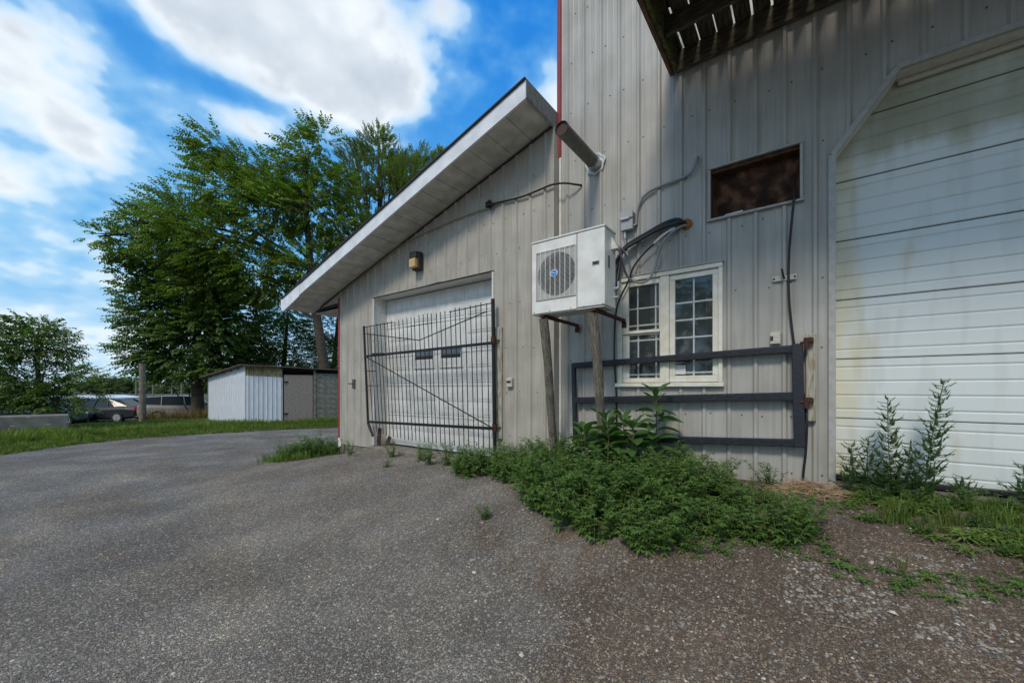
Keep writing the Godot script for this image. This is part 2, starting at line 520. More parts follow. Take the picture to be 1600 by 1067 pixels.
# sheets between x0 and x1 at z, heights by end points, holes [x0, x1, bottom0, bottom1, top0, top1]
func siding(parent: Node3D, x0: float, x1: float, z: float, lo: Vector2, hi: Vector2, holes: Array, m: Material, start: float, screw_rows: Array) -> void:
	var edges := [x0]
	var x := start
	while x < x1:
		if x > x0 + 0.02:
			edges.append(x)
		x += PITCH * 4.0
	edges.append(x1)
	var sc := MB.new()
	for s in edges.size() - 1:
		var a: float = edges[s]
		var b: float = edges[s + 1]
		var us := [a, b]
		var k := int(floor((a - start) / PITCH)) - 1
		while start + k * PITCH < b:
			for r in RIB:
				var u: float = start + k * PITCH + r[0]
				if u > a + 0.0005 and u < b - 0.0005:
					us.append(u)
			k += 1
		for h in holes:
			for e in [h[0], h[1]]:
				if e > a and e < b:
					us.append(e)
		us.sort()
		var mb := MB.new()
		for i in us.size() - 1:
			var p: float = us[i]
			var q: float = us[i + 1]
			if q - p < 0.0003:
				continue
			var mid := (p + q) / 2.0
			var fp := (p - x0) / (x1 - x0)
			var fq := (q - x0) / (x1 - x0)
			var runs := [[lerpf(lo.x, lo.y, fp), lerpf(lo.x, lo.y, fq), lerpf(hi.x, hi.y, fp), lerpf(hi.x, hi.y, fq)]]
			for h in holes:
				if mid > h[0] and mid < h[1]:
					var hp: float = (p - h[0]) / (h[1] - h[0])
					var hq: float = (q - h[0]) / (h[1] - h[0])
					var cut := []
					for r in runs:
						var b0 := lerpf(h[2], h[3], hp)
						var b1 := lerpf(h[2], h[3], hq)
						var t0 := lerpf(h[4], h[5], hp)
						var t1 := lerpf(h[4], h[5], hq)
						if t0 <= r[0] or b0 >= r[2]:
							cut.append(r)
							continue
						if b0 > r[0] + 0.001:
							cut.append([r[0], r[1], b0, b1])
						if t0 < r[2] - 0.001:
							cut.append([t0, t1, r[2], r[3]])
					runs = cut
			var hp2 := z + rib_h(p - start)
			var hq2 := z + rib_h(q - start)
			for r in runs:
				mb.quad_n(Vector3(p, r[0], hp2), Vector3(q, r[1], hq2), Vector3(q, r[3], hq2), Vector3(p, r[2], hp2), Vector3(0, 0, 1))
		part(parent, "siding_sheet", mb.done(m))
	# fasteners on the flats beside the ribs
	var k2 := 0
	x = start - PITCH * 6
	while x < x1 - 0.05:
		for r in screw_rows.size():
			var sx := x + 0.045 + 0.012 * rng.randf() + (0.06 if (k2 + r) % 3 == 0 else 0.0)
			var top := lerpf(hi.x, hi.y, (sx - x0) / (x1 - x0))
			var sy: float = screw_rows[r] + rng.randf_range(-0.02, 0.02)
			var ok := sx > x0 + 0.03 and sx < x1 - 0.03 and sy < top - 0.05
			for h in holes:
				if sx > h[0] - 0.05 and sx < h[1] + 0.05 and sy > minf(h[2], h[3]) - 0.05 and sy < maxf(h[4], h[5]) + 0.05:
					ok = false
			if ok:
				var zz := z + rib_h(sx - start)
				sc.tube([Vector3(sx, sy, zz - 0.001), Vector3(sx, sy, zz + 0.002)], [0.0085], 6)
				sc.tube([Vector3(sx, sy, zz + 0.001), Vector3(sx, sy, zz + 0.006)], [0.0045], 6)
		x += PITCH
		k2 += 1
	if sc.v.size():
		meta(part(parent, "siding_screws", sc.done(M.screw)), "", "", "", "stuff")

# ------------------------------------------------------------------ build
func _ready() -> void:
	rng.seed = 7
	hn.seed = 3
	hn.frequency = 0.02
	hn.fractal_octaves = 3
	# camera: level, lens shifted upwards
	var cam := Camera3D.new()
	cam.name = "camera"
	add_child(cam)
	cam.position = Vector3(0, 1.4, 4.5)
	cam.rotation.y = deg_to_rad(36.519)
	var near := 0.05
	cam.set_frustum(near * 1067.0 / 622.0, Vector2(0, near * 73.5 / 622.0), near, 3000.0)
	cam.current = true
	# air
	var env := Environment.new()
	env.background_mode = Environment.BG_SKY
	var sky := Sky.new()
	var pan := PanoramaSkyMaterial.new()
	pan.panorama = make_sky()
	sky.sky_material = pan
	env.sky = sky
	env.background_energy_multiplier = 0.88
	env.tonemap_mode = Environment.TONE_MAPPER_LINEAR
	env.tonemap_exposure = 1.52
	env.sdfgi_enabled = true
	env.ssao_enabled = true
	env.ssil_enabled = true
	var we := WorldEnvironment.new()
	we.name = "world"
	we.environment = env
	add_child(we)
	var sun := DirectionalLight3D.new()
	sun.name = "sun"
	sun.light_energy = 0.45
	sun.light_angular_distance = 12.0
	sun.light_color = Color(1.0, 0.955, 0.885)
	sun.shadow_enabled = true
	add_child(sun)
	sun.look_at_from_position(Vector3(0.13, 1.03, 1.0) * 20.0, Vector3.ZERO)
	make_materials()
	build_ground()
	build_main()
	build_annex()
	build_deck()
	build_annex_gate()
	build_blue_gate()
	build_heat_pump()
	build_wall_bits()
	build_shed()
	build_lot()
	build_trees()
	build_weeds()
	build_grass()

# ------------------------------------------------------------------ ground
func steps(parts: Array) -> PackedFloat32Array:
	var out := PackedFloat32Array()
	for p in parts:
		var x: float = p[0]
		while x < p[1] - 1e-4:
			out.append(x)
			x += p[2]
	return out

func build_ground() -> void:
	var xs := steps([[-900, -300, 120], [-300, -100, 30], [-100, -40, 6], [-40, -16.5, 0.6], [-16.5, -9, 0.16], [-9, 2.4, 0.085], [2.4, 8, 0.4], [8, 40, 4], [40, 901, 120]])
	var zs := steps([[-900, -300, 120], [-300, -100, 30], [-100, -30, 6], [-30, -6, 0.6], [-6, -0.4, 0.25], [-0.4, 5.2, 0.085], [5.2, 8, 0.25], [8, 40, 3], [40, 901, 120]])
	var pn := FastNoiseLite.new()
	pn.seed = 21
	pn.frequency = 1.0
	pn.fractal_octaves = 4
	var v := PackedVector3Array()
	var c := PackedColorArray()
	var nr := PackedVector3Array()
	var gravel := Color(0.60, 0.54, 0.47)
	var blue_gravel := Color(0.57, 0.545, 0.51)
	var tan_dust := Color(0.80, 0.70, 0.56)
	var dirt := Color(0.46, 0.345, 0.25)
	var pale := Color(0.66, 0.59, 0.50)
	var soil := Color(0.20, 0.21, 0.09)
	var tracks := [[-3.6, 4.9], [-5.61, 4.37], [-6.1, 4.13], [-6.95, 3.88], [-7.72, 3.61], [-8.35, 3.21], [-9.78, 2.23], [-10.17, 1.51], [-10.17, 0.38], [-10.05, -1.13], [-9.9, -6.0]]
	for z in zs:
		for x in xs:
			v.append(on(x, z))
			var e := 0.08
			nr.append(Vector3(ground(x - e, z) - ground(x + e, z), 2.0 * e, ground(x, z - e) - ground(x, z + e)).normalized())
			var a := pn.get_noise_2d(x * 0.5, z * 0.5)
			var b := pn.get_noise_2d(x * 1.3 + 40.0, z * 1.3)
			var f := pn.get_noise_2d(x * 4.0, z * 4.0 + 9.0)
			var k := gravel.lerp(blue_gravel, ss(-0.1, 0.4, a + 0.1 * (-6.0 - x)))
			k = k.lerp(tan_dust, 0.6 * ss(0.05, 0.5, b + 0.5 * f))
			if x < 0.0 and x > -14.0 and absf(z) < 8.0:
				# dusty wheel tracks curving through the yard
				var near := 9.0
				for q in tracks.size() - 1:
					var u := Vector2(tracks[q][0], tracks[q][1])
					var w2 := Vector2(tracks[q + 1][0], tracks[q + 1][1])
					var p2 := Geometry2D.get_closest_point_to_segment(Vector2(x, z), u, w2)
					near = minf(near, p2.distance_to(Vector2(x, z)))
				var strip := minf(near, absf(near - 1.55))
				k = k.lerp(tan_dust, 0.9 * ss(0.36, 0.02, strip - 0.16 * b - 0.10 * f) * ss(-0.3, 0.15, a + f * 0.6))
			# bare earth round the weeds and the right of the yard, with a ragged edge
			var d := ss(-0.25, 0.35, 0.55 * (x + 1.5) + 0.4 * (2.2 - absf(z - 1.8)) - 0.7 + 0.9 * b + 0.5 * f)
			d = maxf(d, ss(0.0, 0.6, 1.0 - z + 0.6 * b + 0.4 * f) * ss(-4.4, -3.4, x))
			d = maxf(d, 0.45 * ss(0.0, 0.6, pn.get_noise_2d(x * 0.35 + 7.0, z * 0.9 + 3.0) + 0.3 * f))
			k = k.lerp(dirt, d)
			k = k.lerp(pale, 0.8 * ss(-0.1, 0.5, 0.75 - z + 0.7 * b + 0.5 * f) * ss(-7.9, -7.2, x) * ss(-3.4, -4.2, x))
			var g := ss(-0.1, 0.35, verge_x(z) - x + 0.5 * f)
			k = k.lerp(soil, g)
			c.append(k)
	var idx := PackedInt32Array()
	var w := xs.size()
	for j in zs.size() - 1:
		for i in w - 1:
			var p := j * w + i
			for q in [p, p + 1, p + w + 1, p, p + w + 1, p + w]:
				idx.append(q)
	var a := []
	a.resize(Mesh.ARRAY_MAX)
	a[Mesh.ARRAY_VERTEX] = v
	a[Mesh.ARRAY_NORMAL] = nr
	a[Mesh.ARRAY_COLOR] = c
	a[Mesh.ARRAY_INDEX] = idx
	var me := ArrayMesh.new()
	me.add_surface_from_arrays(Mesh.PRIMITIVE_TRIANGLES, a)
	me.surface_set_material(0, M.gravel)
	meta(part(self, "ground", me), "", "", "", "structure")
	# loose stones
	var shapes := []
	for s in 3:
		var mb := MB.new()
		var rr := RandomNumberGenerator.new()
		rr.seed = 50 + s
		var top := []
		var low := []
		var n := 6
		for k in n:
			var t := TAU * k / n + rr.randf_range(-0.3, 0.3)
			top.append(Vector3(cos(t) * rr.randf_range(0.4, 0.7), rr.randf_range(0.35, 0.6), sin(t) * rr.randf_range(0.4, 0.7)))
			low.append(Vector3(cos(t) * rr.randf_range(0.8, 1.05), rr.randf_range(-0.15, 0.1), sin(t) * rr.randf_range(0.75, 1.05)))
		var cap := Vector3(0, rr.randf_range(0.5, 0.65), 0)
		for k in n:
			var l := (k + 1) % n
			mb.tri_out(cap, top[k], top[l], Vector3.ZERO)
			mb.quad_out(top[k], top[l], low[l], low[k], Vector3.ZERO)
		shapes.append(mb.done(M.stone))
	for s in 3:
		var where := []
		var tints := []
		var rr := RandomNumberGenerator.new()
		rr.seed = 90 + s
		for i in 62000:
			var dist := 0.9 + 9.5 * pow(rr.randf(), 1.45)
			var an := deg_to_rad(36.5) + rr.randf_range(-0.98, 0.98)
			var x := -sin(an) * dist
			var z := 4.5 - cos(an) * dist
			if z < 0.12 or x < -14.0:
				continue
			if x < -2.6 and z < 0.3:
				continue
			var size := 0.0032 + 0.0066 * pow(rr.randf(), 2.2) + (0.012 * rr.randf() if rr.randf() < 0.012 else 0.0)
			var band := hn.get_noise_2d(x * 55.0, z * 55.0)
			if x > -0.1 and z > 1.2 and z < 1.9 and band > -0.1:
				size *= 1.45
			elif x > -1.6 and (z < 2.9) and rr.randf() < 0.45:
				continue
			var b := Basis(Vector3.UP, rr.randf() * TAU) * Basis(Vector3.RIGHT, rr.randf_range(-0.5, 0.5))
			where.append(Transform3D(b.scaled(Vector3(size, size * rr.randf_range(0.6, 1.0), size)), on(x, z, -0.001)))
			var t := rr.randf_range(0.28, 0.95)
			if rr.randf() < 0.03:
				t = 1.5
			tints.append(Color(t * rr.randf_range(0.95, 1.1), t, t * rr.randf_range(0.86, 1.05)))
		var o := copies(self, "gravel_stones", shapes[s], where, tints)
		meta(o, ["loose grey gravel stones scattered over the yard", "angular grey gravel chips strewn across the yard", "small rounded gravel pebbles spread over the yard"][s], "gravel", "", "stuff")

# ------------------------------------------------------------------ tall building
func build_main() -> void:
	var t := thing("metal_building", "tall grey ribbed metal building with red corner strip and big white overhead door", "building", Vector3.ZERO)
	var door_x := 0.205
	var holes := [[door_x, 0.607, 0.0, 0.0, 3.466, 4.0], [0.607, 3.5, 0.0, 0.0, 4.0, 4.0], [-0.796, -0.036, 3.115, 3.115, 3.645, 3.645], [-1.77, -0.68, 1.44, 1.44, 2.64, 2.64]]
	siding(t, -2.57, 6.0, 0.0, Vector2(0.45, 0.5), Vector2(7.4, 7.4), holes, M.siding_tall, -2.45, [0.62, 1.13, 1.75, 2.37, 3.02, 3.62, 4.25, 4.9, 5.5, 6.1])
	var mb := MB.new()
	mb.span(Vector3(-2.569, 0.2, -9.0), Vector3(-2.47, 7.4, -0.005))
	mb.span(Vector3(5.9, 0.2, -9.0), Vector3(5.99, 7.4, -0.005))
	mb.span(Vector3(-2.46, 0.2, -9.0), Vector3(5.89, 7.4, -8.9))
	part(t, "wall", mb.done(M.siding_tall))
	mb = MB.new()
	mb.span(Vector3(-2.9, 7.402, -9.3), Vector3(6.3, 7.55, 0.35), 0.01)
	part(t, "roof", mb.done(M.flashing))
	mb = MB.new()
	mb.span(Vector3(-2.56, 0.1, -0.2), Vector3(0.19, 0.47, -0.012))
	mb.span(Vector3(0.19, 0.1, -1.2), Vector3(3.6, 0.562, 0.06), 0.01)
	part(t, "footing", mb.done(M.concrete))
	mb = MB.new()
	mb.span(Vector3(-2.46, 0.2, -8.8), Vector3(5.9, 0.3, -0.3))
	part(t, "floor", mb.done(M.old_concrete))
	# corner strips: red above, pale bare below
	mb = MB.new()
	mb.span(Vector3(-2.592, 4.37, -0.06), Vector3(-2.538, 7.4, 0.026), 0.004)
	meta(part(t, "corner_trim", mb.done(M.red_trim)), "red painted corner strip", "")
	mb = MB.new()
	mb.span(Vector3(-2.566, 0.5, 0.002), Vector3(-2.530, 4.37, 0.022), 0.004)
	meta(part(t, "corner_trim", mb.done(M.white_trim)), "pale unpainted corner strip", "")
	mb = MB.new()
	mb.span(Vector3(-2.53, 0.455, 0.001), Vector3(0.15, 0.475, 0.03), 0.004)
	part(t, "base_trim", mb.done(M.white_trim))
	# big overhead door
	var d := node(t, "overhead_door")
	var top := 4.12
	var y := 0.60
	var zd := -0.17
	var hs := 0.534
	var stain := Image.create(512, 512, false, Image.FORMAT_RGB8)
	var f := FastNoiseLite.new()
	f.seed = 77
	f.frequency = 0.012
	f.fractal_octaves = 5
	for py in 512:
		for px in 512:
			var u := px / 512.0
			var w := py / 512.0
			var nn := f.get_noise_2d(px, py * 0.6)
			var n2 := f.get_noise_2d(px * 3.0 + 900.0, py * 0.5)
			# algae on the top section and streaks down the jamb side
			var al := ss(0.05, 0.95, 0.95 * ss(0.25, 0.14, w) + 0.45 * nn + 0.2 * n2 - 0.12)
			al = maxf(al, 0.16 * ss(0.35, 0.25, w) * ss(0.3, 0.8, 1.0 * ss(0.10, 0.0, u) * ss(0.5, 0.2, w) + 0.7 * nn + 0.4 * n2))
			var yel := ss(0.1, 0.7, 0.75 * ss(0.12, 0.0, u) + 0.5 * nn + 0.3 * n2)
			var k := Color(0.95, 0.97, 0.97).lerp(Color(0.93, 0.89, 0.76), 0.7 * yel).lerp(Color(0.66, 0.64, 0.51), 0.72 * al)
			k = k.lerp(k * 0.97, ss(0.0, 0.4, n2))
			stain.set_pixel(px, py, k)
	var dm := paint("stained_door", lin(0.76, 0.78, 0.78), 0.4)
	dm.albedo_texture = ImageTexture.create_from_image(stain)
	for s in 7:
		var sec := MB.new()
		var y0 := y + s * hs
		var y1 := minf(y0 + hs - 0.006, top)
		if s == 0:
			y0 += 0.02
		# profile: flat bands with narrow V grooves
		var prof := [[y0, -0.006], [y0 + 0.008, 0.0]]
		for gv in [0.075, 0.20, 0.325, 0.45]:
			var gy := y + s * hs + float(gv)
			if gy < y1 - 0.03:
				prof.append([gy - 0.006, 0.0]); prof.append([gy, -0.007]); prof.append([gy + 0.004, -0.007]); prof.append([gy + 0.018, 0.0])
		prof.append([y1 - 0.006, 0.0]); prof.append([y1, -0.012])
		for i in prof.size() - 1:
			var a := Vector3(0.12, prof[i][0], zd + prof[i][1])
			var b := Vector3(3.6, prof[i][0], zd + prof[i][1])
			var e := Vector3(3.6, prof[i + 1][0], zd + prof[i + 1][1])
			var g := Vector3(0.12, prof[i + 1][0], zd + prof[i + 1][1])
			var nn := Vector3(0, -(e.z - b.z), e.y - b.y).normalized()
			var ua := Vector2(0, 1.0 - (a.y - 0.6) / 3.52)
			var ug := Vector2(0, 1.0 - (g.y - 0.6) / 3.52)
			sec.smooth_tri([a, g, e], [nn, nn, nn], [ua, ug, ug + Vector2(1, 0)])
			sec.smooth_tri([a, e, b], [nn, nn, nn], [ua, ug + Vector2(1, 0), ua + Vector2(1, 0)])
		sec.box(Vector3(1.86, (y0 + y1) / 2.0, zd - 0.032), Vector3(3.48, y1 - y0 - 0.01, 0.03))
		part(d, "door_section", sec.done(dm, true))
	mb = MB.new()
	mb.span(Vector3(0.12, 0.572, zd - 0.03), Vector3(3.6, 0.62, zd + 0.004), 0.01)
	part(d, "bottom_seal", mb.done(M.rubber))
	# door surround: jamb, sloped corner and header, folded metal
	mb = MB.new()
	mb.span(Vector3(0.155, 0.5, -0.002), Vector3(0.207, 3.45, 0.032), 0.004)
	mb.bar(Vector3(0.182, 3.45, 0.014), Vector3(0.600, 4.018, 0.014), 0.05, 0.034, Vector3(1, -1, 0), 0.004)
	mb.span(Vector3(0.585, 3.998, -0.002), Vector3(3.55, 4.045, 0.034), 0.004)
	part(t, "door_trim", mb.done(M.grey_trim))
	mb = MB.new()
	mb.span(Vector3(0.10, 0.5, -0.2), Vector3(0.203, 4.2, -0.004))
	mb.prism([Vector2(0.10, 3.44), Vector2(0.203, 3.46), Vector2(0.607, 4.0), Vector2(3.6, 4.0), Vector2(3.6, 4.2), Vector2(0.10, 4.2)], -0.165, -0.004)
	part(t, "door_frame", mb.done(M.white_trim))
	mb = MB.new()
	mb.span(Vector3(0.62, 3.955, -0.160), Vector3(3.6, 3.998, -0.13), 0.004)
	part(t, "weather_strip", mb.done(M.ivory))
	# square hole left by a fan
	var o := node(t, "wall_opening")
	mb = MB.new()
	mb.span(Vector3(-0.82, 3.105, -0.002), Vector3(-0.016, 3.128, 0.042), 0.004)
	mb.span(Vector3(-0.806, 3.635, -0.002), Vector3(-0.026, 3.655, 0.034), 0.004)
	mb.span(Vector3(-0.808, 3.129, -0.002), Vector3(-0.788, 3.634, 0.03), 0.004)
	mb.span(Vector3(-0.048, 3.129, -0.002), Vector3(-0.024, 3.634, 0.03), 0.004)
	part(o, "opening_trim", mb.done(M.grey_trim))
	mb = MB.new()
	mb.span(Vector3(-0.83, 3.08, -0.17), Vector3(0.0, 3.11, -0.004))
	mb.span(Vector3(-0.83, 3.60, -0.17), Vector3(0.0, 3.66, -0.006))
	mb.span(Vector3(-0.86, 3.08, -0.17), Vector3(-0.785, 3.66, -0.004))
	mb.span(Vector3(-0.045, 3.08, -0.17), Vector3(0.03, 3.66, -0.004))
	part(o, "opening_frame", mb.done(M.red_brown_wood))
	mb = MB.new()
	var bn := FastNoiseLite.new()
	bn.seed = 8
	bn.frequency = 5.0
	for i in 30:
		for j in 20:
			var q := []
			for e in [[0, 0], [1, 0], [1, 1], [0, 1]]:
				var x: float = -0.84 + 0.85 * (i + e[0]) / 30.0
				var yy: float = 3.09 + 0.58 * (j + e[1]) / 20.0
				q.append(Vector3(x, yy, -0.12 + 0.02 * bn.get_noise_2d(x * 0.6, yy * 0.6)))
			mb.quad_n(q[0], q[1], q[2], q[3], Vector3(0, 0, 1))
	part(o, "insulation", mb.done(M.burlap))
	mb = MB.new()
	mb.bar(Vector3(-0.66, 3.131, 0.01), Vector3(-0.50, 3.136, 0.012), 0.018, 0.03, Vector3(0, 0, 1), 0.004)
	part(o, "torn_flap", mb.done(M.white_trim))
	mb = MB.new()
	mb.span(Vector3(-0.9, 3.0, -0.22), Vector3(0.1, 3.75, -0.19))
	part(o, "backing", mb.done(M.dark_inside))
	build_window(t)

func build_window(t: Node3D) -> void:
	var w := node(t, "window")
	var mb := MB.new()
	# outer casing, mitred look: head, sill, sides
	mb.span(Vector3(-1.80, 1.418, -0.004), Vector3(-0.664, 1.462, 0.055), 0.005)
	part(w, "sill", mb.done(M.vinyl))
	mb = MB.new()
	mb.span(Vector3(-1.775, 2.625, -0.004), Vector3(-0.676, 2.672, 0.044), 0.005)
	mb.span(Vector3(-1.775, 1.464, -0.004), Vector3(-1.725, 2.623, 0.04), 0.005)
	mb.span(Vector3(-0.716, 1.464, -0.004), Vector3(-0.676, 2.623, 0.04), 0.005)
	mb.span(Vector3(-1.290, 1.464, -0.03), Vector3(-1.195, 2.623, 0.036), 0.005)
	mb.span(Vector3(-1.258, 1.47, 0.036), Vector3(-1.232, 2.61, 0.044), 0.003)
	part(w, "frame", mb.done(M.vinyl))
	mb = MB.new()
	mb.span(Vector3(-1.79, 2.674, 0.0), Vector3(-0.666, 2.69, 0.052), 0.004)
	part(w, "drip_cap", mb.done(M.grey_trim))
	# sashes: upper and lower on one side, one tall on the other: [x0,x1,y0,y1,z, stile]
	for s in [[-1.723, -1.2915, 2.024, 2.620, 0.008, 0.076, 0.014, 0.034, 0.058], [-1.723, -1.2915, 1.468, 2.021, -0.012, 0.076, 0.012, 0.05, 0.016], [-1.193, -0.718, 1.468, 2.621, 0.006, 0.056, 0.053, 0.068, 0.056]]:
		var b := MB.new()
		var x0: float = s[0]; var x1: float = s[1]; var y0: float = s[2]; var y1: float = s[3]; var z: float = s[4]
		b.span(Vector3(x0, y0, z - 0.02), Vector3(x1, y0 + s[7], z + 0.014), 0.004)
		b.span(Vector3(x0, y1 - s[8], z - 0.02), Vector3(x1, y1, z + 0.014), 0.004)
		b.span(Vector3(x0, y0 + s[7], z - 0.02), Vector3(x0 + s[5], y1 - s[8], z + 0.014), 0.004)
		b.span(Vector3(x1 - s[6], y0 + s[7], z - 0.02), Vector3(x1, y1 - s[8], z + 0.014), 0.004)
		part(w, "sash", b.done(M.vinyl))
		b = MB.new()
		b.span(Vector3(x0 + s[5] - 0.004, y0 + s[7] - 0.004, z - 0.006), Vector3(x1 - s[6] + 0.004, y1 - s[8] + 0.004, z - 0.001))
		part(w, "pane", b.done(M.glass))
	# grilles between the glass
	var bars := [[-1.55, -1.55, 2.05, 2.57, -0.005], [-1.349, -1.349, 2.05, 2.57, -0.005], [-1.66, -1.296, 2.310, 2.310, -0.005], [-1.66, -1.296, 2.117, 2.117, -0.005],
		[-1.55, -1.55, 1.51, 2.01, -0.025], [-1.349, -1.349, 1.51, 2.01, -0.025], [-1.66, -1.296, 1.949, 1.949, -0.025], [-1.66, -1.296, 1.559, 1.559, -0.025],
		[-0.955, -0.955, 1.523, 2.566, -0.008], [-1.138, -0.773, 2.315, 2.315, -0.008], [-1.138, -0.773, 2.131, 2.131, -0.008], [-1.138, -0.773, 1.944, 1.944, -0.008], [-1.138, -0.773, 1.757, 1.757, -0.008], [-1.138, -0.773, 1.570, 1.570, -0.008]]
	for q in bars:
		var b := MB.new()
		b.span(Vector3(minf(q[0], q[1]) - (0.0085 if q[0] == q[1] else 0.0), minf(q[2], q[3]) - (0.0085 if q[2] == q[3] else 0.0), q[4] - 0.008 - (0.002 if q[0] == q[1] else 0.0)), Vector3(maxf(q[0], q[1]) + (0.0085 if q[0] == q[1] else 0.0), maxf(q[2], q[3]) + (0.0085 if q[2] == q[3] else 0.0), q[4] - 0.003 - (0.002 if q[0] == q[1] else 0.0)))
		part(w, "muntin", b.done(M.muntin))
	mb = MB.new()
	mb.span(Vector3(-1.135, 1.552, 0.0055), Vector3(-1.032, 1.648, 0.007))
	part(w, "paper_note", mb.done(M.white_trim))

# ------------------------------------------------------------------ low annex
func annex_y(x: float) -> float:
	return 4.731 + 0.282 * (x + 2.589)

func build_annex() -> void:
	var t := thing("garage_annex", "low grey metal garage annex with sloping white eave against the tall building", "building")
	var z := 0.13
	var xl := -7.54
	var xr := -2.572
	siding(t, xl, xr, z, Vector2(0.29, 0.36), Vector2(annex_y(xl) + 0.02, annex_y(xr) + 0.02), [[-6.38, -3.56, 0.0, 0.0, 3.05, 3.05]], M.siding, -7.5, [0.75, 1.35, 1.95, 2.55, 3.3, 3.75, 4.2])
	var mb := MB.new()
	mb.span(Vector3(-2.66, 0.3, 0.002), Vector3(-2.5725, annex_y(-2.6), 0.128))
	part(t, "wall_return", mb.done(M.siding))
	mb = MB.new()
	mb.span(Vector3(xl, 0.3, -8.5), Vector3(xl + 0.08, 3.3, 0.12))
	mb.span(Vector3(xl + 0.08, 0.3, -8.5), Vector3(-2.66, 3.3, -8.4))
	part(t, "wall", mb.done(M.siding))
	mb = MB.new()
	mb.prism([Vector2(xl + 0.1, 3.30), Vector2(-2.67, 3.30), Vector2(-2.67, 4.68)], -8.5, -8.4)
	part(t, "gable", mb.done(M.siding))
	# concrete curb and door slab
	mb = MB.new()
	mb.span(Vector3(xl + 0.03, -0.1, -0.1), Vector3(-6.42, 0.30, 0.118), 0.02)
	mb.span(Vector3(-3.54, 0.1, -0.1), Vector3(-2.58, 0.37, 0.118), 0.02)
	mb.span(Vector3(-6.42, -0.05, -1.0), Vector3(-3.54, 0.352, 0.24), 0.02)
	part(t, "footing", mb.done(M.concrete))
	mb = MB.new()
	mb.prism([Vector2(-7.52, 0.30), Vector2(-7.37, 0.30), Vector2(-7.40, 0.06), Vector2(-7.50, 0.02)], 0.06, 0.15)
	part(t, "broken_curb", mb.done(M.concrete))
	mb = MB.new()
	mb.span(Vector3(xl - 0.035, 0.42, 0.05), Vector3(xl + 0.022, 3.22, 0.156), 0.004)
	meta(part(t, "corner_trim", mb.done(M.red_trim)), "red painted corner strip", "")
	mb = MB.new()
	mb.bar(Vector3(xl - 0.03, 0.42, 0.13), Vector3(xl + 0.05, 0.24, 0.17), 0.09, 0.006, Vector3(1, 0.2, 0))
	part(t, "bent_trim", mb.done(M.white_trim))
	# door recess
	mb = MB.new()
	mb.span(Vector3(-6.42, 0.352, -0.15), Vector3(-6.383, 3.09, 0.125))
	mb.span(Vector3(-3.557, 0.352, -0.15), Vector3(-3.52, 3.09, 0.125))
	mb.span(Vector3(-6.382, 3.052, -0.15), Vector3(-3.558, 3.09, 0.125))
	part(t, "door_frame", mb.done(M.white_trim))
	mb = MB.new()
	mb.span(Vector3(-6.402, 0.36, 0.128), Vector3(-6.372, 3.05, 0.158), 0.004)
	part(t, "door_trim", mb.done(M.white_trim))
	mb = MB.new()
	mb.span(Vector3(-3.574, 0.36, 0.128), Vector3(-3.544, 3.05, 0.158), 0.004)
	part(t, "door_trim", mb.done(M.white_trim))
	mb = MB.new()
	mb.span(Vector3(-6.402, 3.052, 0.128), Vector3(-4.95, 3.064, 0.160), 0.003)
	mb.bar(Vector3(-4.95, 3.060, 0.144), Vector3(-4.60, 3.068, 0.150), 0.012, 0.032, Vector3(0, 1, 0), 0.003)
	mb.span(Vector3(-4.60, 3.054, 0.128), Vector3(-3.544, 3.066, 0.160), 0.003)
	part(t, "drip_strip", mb.done(M.bronze))
	# sectional door
	var d := node(t, "garage_door")
	var zd := -0.13
	var hs := 0.535
	var xa := -6.381
	var xb := -3.559
	var cols := [[-6.27, -5.66], [-5.60, -5.02], [-4.945, -4.375], [-4.30, -3.68]]
	for s in 5:
		var b := MB.new()
		var y0 := 0.372 + s * hs
		var y1 := y0 + hs - 0.005
		b.span(Vector3(xa, y0, zd - 0.04), Vector3(xb, y1, zd), 0.006)
		for cc in cols:
			if s == 3 and (cc == cols[1] or cc == cols[2]):
				continue
			for r in [[0.055, 0.245], [0.295, 0.485]]:
				b.span(Vector3(cc[0], y0 + r[0], zd - 0.01), Vector3(cc[1], y0 + r[1], zd + 0.009), 0.009)
				b.span(Vector3(cc[0] + 0.05, y0 + r[0] + 0.035, zd), Vector3(cc[1] - 0.05, y0 + r[1] - 0.035, zd + 0.015), 0.006)
		part(d, "door_section", b.done(M.door_white))
	for q in [[-5.57, -5.055], [-4.915, -4.405]]:
		var w := node(d, "door_window")
		var b := MB.new()
		var y0 := 1.742
		var y1 := 2.088
		b.span(Vector3(q[0], y0, zd), Vector3(q[1], y0 + 0.03, zd + 0.026), 0.005)
		b.span(Vector3(q[0], y1 - 0.03, zd), Vector3(q[1], y1, zd + 0.026), 0.005)
		b.span(Vector3(q[0], y0 + 0.03, zd), Vector3(q[0] + 0.03, y1 - 0.03, zd + 0.026), 0.005)
		b.span(Vector3(q[1] - 0.03, y0 + 0.03, zd), Vector3(q[1], y1 - 0.03, zd + 0.026), 0.005)
		var fr := b.done(M.door_white)
		w.add_child(MeshInstance3D.new())
		var mi: MeshInstance3D = w.get_child(0)
		mi.name = "frame"
		mi.mesh = fr
		b = MB.new()
		b.span(Vector3(q[0] + 0.025, y0 + 0.025, zd + 0.001), Vector3(q[1] - 0.025, y1 - 0.025, zd + 0.006))
		part(w, "pane", b.done(M.door_glass))
		b = MB.new()
		b.span(Vector3(q[0] + 0.028, 1.905, zd + 0.007), Vector3(q[1] - 0.028, 1.955, zd + 0.014))
		part(w, "mullion", b.done(M.dark_inside))
	mb = MB.new()
	mb.span(Vector3(xa, 0.353, zd - 0.035), Vector3(xb, 0.378, zd + 0.006), 0.004)
	part(d, "bottom_seal", mb.done(M.rubber))
	mb = MB.new()
